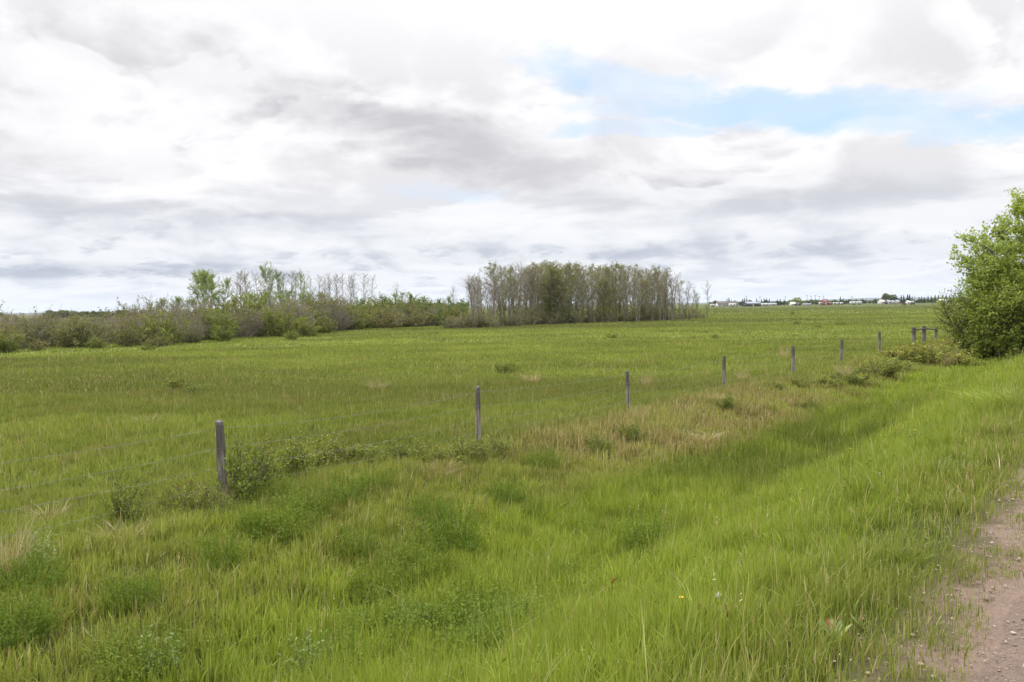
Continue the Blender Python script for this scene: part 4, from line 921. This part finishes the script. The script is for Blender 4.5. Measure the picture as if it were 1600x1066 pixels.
def far(proto, px, Y, ytop, hb, wk, label, group):
    X, Y = col_px(px, Y); zb = hz_(X, Y); h = top_px(px, ytop, Y) - zb; k = h / hb; return place(proto, (X, Y, zb), rs.uniform(0, 6.28), (k * wk, k * wk, k), label, group, 'tree')
for q, (px, yt, w1) in enumerate(((72, 487, 1.0), (82, 484, 1.2), (90, 483.5, 1.3), (99, 484.5, 1.2), (108, 485.5, 1.1), (114, 484.5, 1.1), (122, 487, 1.0), (130, 486, 1.1), (139, 485.5, 1.2), (149, 485, 1.2), (158, 486, 1.1), (167, 487, 1.1), (176, 487.5, 1.0), (190, 484, 1.2), (198, 483.5, 1.2), (210, 486, 1.1), (221, 485, 1.0), (232, 484, 1.0))):
    far(FT_[q % 3], px, 420 + rs.uniform(-15, 15), yt, 6.1, w1, 'low rounded tree of the distant treeline beyond the thicket, ' + ('its left end' if px < 105 else 'its middle' if px < 180 else 'its right end'), 'distant low treeline at the left')
for q in range(46):
    px = 560 + q * 3.6
    if 600 < px < 740: far(FT_[q % 3], px, 330 + rs.uniform(-10, 30), 473 + rs.uniform(-2, 3), 6.1, 1.1, 'distant tree glimpsed between the thicket and the big grove', 'distant trees behind the grove gap')
G_S = 'distant spruces by the farms'
for q, (px, yt) in enumerate(((1136, 466.5), (1139, 465), (1143, 468), (1148, 470), (1160, 467), (1163, 466), (1167, 466), (1171, 468), (1182, 466), (1190, 467), (1194, 466), (1198, 466), (1202, 467), (1215, 468), (1219, 467), (1225, 468), (1313, 463), (1318, 466), (1408, 461), (1412, 461), (1418, 460), (1421, 460), (1425, 463), (1436, 464), (1440, 463), (1444, 464), (1450, 462), (1455, 462), (1461, 461), (1466, 461), (1472, 462), (1478, 461), (1484, 461), (1490, 461))):
    wh = 'behind the dark-roofed farmhouse' if px < 1155 else 'behind the dark barn' if px < 1186 else 'between the barn and the round willow' if px < 1240 else 'right of the red barn' if px < 1330 else 'right of the broad round tree' if px < 1430 else 'in the row running to the right-hand tree clump'
    far(SP_[q % 3], px, 700 + rs.uniform(-15, 20), yt, 9, rs.uniform(.9, 1.3), 'dark distant spruce ' + wh, G_S)
far(FW_[0], 1236, 640, 467, 5.6, 1.0, 'broad pale-green willow on the horizon, left half of the round mound', 'distant willows'); far(FW_[1], 1245, 645, 465, 5.6, 1.2, 'broad pale-green willow on the horizon, top of the round mound', 'distant willows'); far(FW_[0], 1254, 642, 468, 5.6, .9, 'broad pale-green willow on the horizon, right flank of the round mound', 'distant willows')
far(FT_[0], 1391, 660, 457.5, 6.1, 1.05, 'broad round-crowned tree, tallest on the right horizon', 'distant leafy trees'); far(FT_[1], 1385, 662, 460, 6.1, .8, 'lower left neighbour of the broad round-crowned horizon tree', 'distant leafy trees'); far(FT_[2], 1399, 662, 461, 6.1, .8, 'lower right neighbour of the broad round-crowned horizon tree', 'distant leafy trees')
for q in range(60):
    px = 1112 + q * 6.3
    yt = 470.5 - (px - 1112) * .012 + rs.uniform(-1.2, 1.5)
    wh = 'behind the left farmhouse' if px < 1160 else 'behind the dark barn' if px < 1225 else 'between the round willow and the red barn' if px < 1300 else 'behind the long white trailer' if px < 1375 else 'near the broad round-crowned tree' if px < 1410 else 'at the right end of the far treeline'
    far(FT_[q % 3], px, 730 + rs.uniform(-10, 25), yt, 6.1, rs.uniform(.9, 1.3), 'low far tree of the horizon line ' + wh, 'low treeline along the right horizon')

M_WHITE = mat_plain('white_siding', (0.55, 0.55, 0.54)); M_DARK = mat_plain('dark_boards', (0.055, 0.045, 0.045)); M_ROOFG = mat_plain('grey_roof', (0.24, 0.27, 0.31)); M_ROOFD = mat_plain('dark_shingle', (0.085, 0.075, 0.072))
M_RED = mat_plain('red_boards', (0.20, 0.085, 0.07)); M_ORG = mat_plain('orange_boards', (0.36, 0.17, 0.09)); M_GLASS = mat_plain('window_glass', (0.05, 0.06, 0.07), 0.1, .1, 1, .6); M_TAN = mat_plain('tan_siding', (0.42, 0.36, 0.28))
def building(name, px0, px1, Y, ytop, wallm, roofm, label, cat, roofk=0.45, depth=8, door=True, wallfrac=None, nwin=3, metal=False):
    x0, _ = col_px(px0, Y); x1, _ = col_px(px1, Y); X = (x0 + x1) / 2; W = x1 - x0; zb = hz_(X, Y); H = top_px((px0 + px1) / 2, ytop, Y) - zb
    root = thing(name, label, cat, (X, Y, zb), 0, 'distant farm buildings on the right horizon')
    hw = H * (1 - roofk); mb = MB(); mb.box((0, depth / 2, hw / 2 - .1), (W, depth, hw + .2))
    for sx in (-1, 1): mb.add([[sx * W / 2, 0, hw], [sx * W / 2, depth, hw], [sx * W / 2, depth / 2, H - .05]], [[0, 1, 2]])
    mb.obj('wall', wallm, root); r = MB(); e = .35; t_ = .12
    for sy in (0, 1):
        ye = -e if sy == 0 else depth + e; ze = hw - e * (H - hw) / (depth / 2); V = [[-W / 2 - e, ye, ze], [W / 2 + e, ye, ze], [W / 2 + e, depth / 2, H], [-W / 2 - e, depth / 2, H]]
        V = np.array(V + [[a, b, c + t_] for a, b, c in V]); r.add(V, [[0, 1, 2], [0, 2, 3], [4, 6, 5], [4, 7, 6], [0, 4, 5], [0, 5, 1], [1, 5, 6], [1, 6, 2], [3, 2, 6], [3, 6, 7], [0, 3, 7], [0, 7, 4]])
    r.obj('roof', roofm, root)
    for k in range(nwin):
        wx = -W / 2 + W * (k + .5) / nwin + (0 if not door or k != nwin // 2 else W / nwin * .3); fr = MB(); fr.box((wx, -.03, hw * .58), (min(1.3, W / nwin * .6), .05, hw * .38)); f = fr.obj('window', M_WHITE if wallm is not M_WHITE else M_DARK, root)
        pn = MB(); pn.box((wx, -.062, hw * .58), (min(1.1, W / nwin * .5), .02, hw * .30)); pn.obj('pane', M_GLASS, f)
    if door: d = MB(); d.box((-W * .08, -.04, min(1.05, hw * .42)), (1.1, .06, min(2.1, hw * .84))); d.obj('door', M_TAN, root)
    return root
def trailer(name, px0, px1, Y, ytop, label, m=None, wheels=True):
    x0, _ = col_px(px0, Y); x1, _ = col_px(px1, Y); X = (x0 + x1) / 2; W = x1 - x0; zb = hz_(X, Y); H = top_px((px0 + px1) / 2, ytop, Y) - zb
    root = thing(name, label, 'trailer', (X, Y, zb), 0, 'white trailers on the right horizon'); b = MB(); b.box((0, 1.2, .5 + (H - .5) / 2), (W, 2.4, H - .5)); b.box((0, 1.2, H + .04), (W * .96, 2.2, .12)); b.obj('body', m or M_WHITE, root)
    for k in range(max(2, int(W / 3))): wn = MB(); wn.box((-W / 2 + W * (k + .5) / max(2, int(W / 3)), -.02, .5 + (H - .5) * .6), (.9, .04, .55)); wn.obj('window', M_GLASS, root)
    for sx in (-.12, .12):
        wh = MB(); an = np.linspace(0, 6.283, 15)[:-1]; wh.tube([(sx * W, -.05, .4), (sx * W, .25, .4)], .4, 14); wh.obj('wheel', M_DARK, root)
    return root
BY = 600
building('farmhouse', 1122, 1139, BY, 471, M_WHITE, M_ROOFD, 'white farmhouse with long dark roof at the left end of the far farms', 'house', .5)
building('farmhouse', 1139.5, 1154, BY + 12, 471, M_WHITE, M_ROOFD, 'dark-roofed white wing house just right of the left farmhouse', 'house', .4)
trailer('house_trailer', 1140, 1150.5, BY - 20, 474.2, 'white trailer in front of the left farmhouses')
trailer('house_trailer', 1111, 1117, BY - 10, 475.2, 'small white trailer left of the left farmhouse, beside the lone aspen')
building('barn', 1167.5, 1190, BY, 471.5, M_DARK, M_ROOFG, 'dark barn with pale grey roof on the far horizon', 'barn', .38, 12, True, nwin=2)
trailer('camper_trailer', 1191, 1202, BY - 15, 473.8, 'white camper just right of the dark barn')
building('shed', 1203, 1214, BY + 20, 473.5, M_TAN, M_ROOFG, 'low tan shed right of the white camper', 'shed', .4, 6, False, nwin=1)
building('cabin', 1236.5, 1243, BY, 472.4, M_WHITE, M_WHITE, 'small white cabin below the round willow', 'cabin', .4, 5, nwin=1)
building('cabin', 1243.5, 1250, BY + 3, 472.8, M_DARK, M_ROOFD, 'small dark cabin joined to the right of the white one', 'cabin', .4, 5, nwin=1)
building('shed', 1256, 1268, BY + 6, 474.5, M_TAN, M_ROOFG, 'low grey-roofed shed right of the round willow', 'shed', .4, 5, False, nwin=1)
building('red_barn', 1288, 1294, BY, 468.5, M_RED, M_RED, 'tall red barn on the right horizon', 'barn', .3, 7, nwin=1)
building('red_barn', 1294.3, 1300.5, BY + 2, 472.5, M_ORG, M_RED, 'low orange annex right of the tall red barn', 'barn', .35, 6, False, nwin=1)
for a, b, l in ((1281, 1283.5, 'small white van left of the red barn'), (1303.5, 1306, 'small white van right of the red barn'), (1308.5, 1311.5, 'second small white van right of the red barn'), (1314.5, 1317.5, 'third small white van right of the red barn')):
    trailer('white_van', a, b, BY - 10, 472.6, l)
trailer('house_trailer', 1329.5, 1339, BY, 471.2, 'long white trailer on the right horizon, left of two end to end'); trailer('house_trailer', 1339.5, 1347, BY, 471.0, 'white trailer end to end with the long one, right of two')
building('farmhouse', 1376.5, 1382.5, BY, 468.8, M_WHITE, M_WHITE, 'white gabled house left of the broad round-crowned tree', 'house', .35, 6, nwin=1); building('farmhouse', 1382.8, 1385.5, BY + 1, 469.5, M_RED, M_RED, 'narrow reddish house beside the white gabled one', 'house', .35, 6, nwin=1, door=False)
building('cabin', 1388, 1392, BY, 469, M_WHITE, M_ROOFG, 'small white cabin under the broad round-crowned tree, left', 'cabin', .4, 5, nwin=1); building('cabin', 1395, 1398, BY, 469.5, M_WHITE, M_ROOFG, 'small white cabin under the broad round-crowned tree, right', 'cabin', .4, 5, nwin=1); building('cabin', 1401.5, 1406, BY, 469, M_TAN, M_ROOFG, 'tan cabin right of the broad round-crowned tree', 'cabin', .4, 5, nwin=1)
building('shed', 1418.5, 1421.5, BY, 470, M_WHITE, M_WHITE, 'tiny white shed below the spruce group', 'shed', .4, 4, False, nwin=1)
trailer('camper_trailer', 1423, 1428, BY - 25, 470.5, 'bright white camper in front of the right spruces'); building('shed', 1470, 1480, BY + 10, 467.5, M_TAN, M_WHITE, 'pale-roofed shed among the trees near the right-hand clump', 'shed', .4, 6, False, nwin=1)
def cow(px, py, label, rz):
    X, Y = col_px(px, 420); root = thing('cow', label, 'cow', (X, Y, hz_(X, Y)), rz, 'cattle far out in the right pasture'); mb = MB()
    mb.tube([(-1.0, 0, 1.05), (-.8, 0, 1.05), (-.3, 0, .98), (.3, 0, 1.0), (.7, 0, 1.05), (.95, 0, 1.0), (1.2, 0, .75), (1.4, 0, .45), (1.6, 0, .25)], [.12, .33, .40, .40, .36, .27, .18, .15, .09], 10)
    for sx in (-.8, .6):
        for sy in (-.18, .18): mb.tube([(sx, sy, 1.0), (sx + .04, sy, .6), (sx - .02, sy, .3), (sx, sy, -.03)], [.17, .10, .06, .07], 7)
    for sy in (-.14, .14): mb.tube([(1.28, sy, .66), (1.24, sy * 2, .7)], [.05, .02], 5)
    mb.tube([(-1.05, 0, 1.15), (-1.15, 0, .8), (-1.12, 0, .4)], [.04, .025, .05], 5); mb.obj('body', M_COW, root, smooth=True)
M_COW = mat_plain('brown_hide', (0.085, 0.045, 0.03)); cow(1412, 475, 'brown cow far out in the right pasture, left of two', 0.2); cow(1426, 475, 'brown cow far out in the right pasture, right of two', 3.3)
def pole(px, yt, Y, label):
    X, Y = col_px(px, Y); zb = hz_(X, Y); h = top_px(px, yt, Y) - zb; root = thing('utility_pole', label, 'utility pole', (X, Y, zb), 0, 'utility poles on the horizon')
    a = MB(); a.tube([(0, 0, -.3), (0, 0, h)], [.16, .12], 8); a.obj('pole', M_BARKD, root); b = MB(); b.box((0, -.18, h * .93), (2.2, .12, .14)); b.obj('crossarm', M_BARKD, root)
    for k in (-.95, 0.35, .95): c = MB(); c.tube([(k, -.18, h * .93 + .07), (k, -.18, h * .93 + .25)], [.05, .04], 6); c.obj('insulator', M_WHITE, root)
for px, yt, l in ((1166, 462, 'utility pole left of the dark barn'), (1187.5, 463, 'utility pole at the right end of the dark barn'), (1227, 463, 'utility pole left of the round willow'), (1261, 461, 'utility pole right of the round willow, leftmost of five'), (1267.5, 462, 'utility pole, second of five right of the round willow'), (1274, 461, 'utility pole, third of five right of the round willow'), (1280, 462.5, 'utility pole, fourth of five, just left of the red barn'), (1286.5, 462, 'utility pole nearest the red barn'), (1331, 463, 'utility pole above the long white trailer'), (1429, 462, 'utility pole right of the spruce group')):
    pole(px, yt, 640, l)
print('objects', len(bpy.data.objects), 'shrubs', nsh)

# where several neighbours read alike, say which one it is by its order
ORD = 'first second third fourth fifth sixth seventh eighth ninth tenth eleventh twelfth thirteenth fourteenth fifteenth'.split()
def count_words(t): return len(t.replace('-', ' ').split())
same = {}
for o in bpy.data.objects:
    if o.parent is None and 'label' in o.keys() and o.location.y > 1: same.setdefault(o['label'], []).append(o)
for lab, os_ in same.items():
    if 1 < len(os_) <= 15:
        os_.sort(key=lambda o: o.location.x / o.location.y)
        for k, o in enumerate(os_):
            t = lab + ', ' + ORD[k] + ' from the left'
            if count_words(t) > 16: t = lab.replace('the ', '') + ', ' + ORD[k] + ' from left'
            if count_words(t) <= 16: o['label'] = t
for o in bpy.data.objects:
    if 'label' in o.keys() and count_words(o['label']) > 16: o['label'] = o['label'].replace('the ', '')

def haze():
    mb = MB(); mb.box((0, 0, 60), (34000, 34000, 128)); m, nt = mat('thin_air'); p = nt.node('ShaderNodeVolumePrincipled'); p.inputs['Color'].default_value = (0.80, 0.88, 1.0, 1); p.inputs['Density'].default_value = 6e-5
    o = nt.node('ShaderNodeOutputMaterial'); nt.l.new(p.outputs[0], o.inputs['Volume'])
    tag(mb.obj('haze', m), 'thin blue haze lying over the distant fields and ridge', 'haze', kind='stuff')
haze()
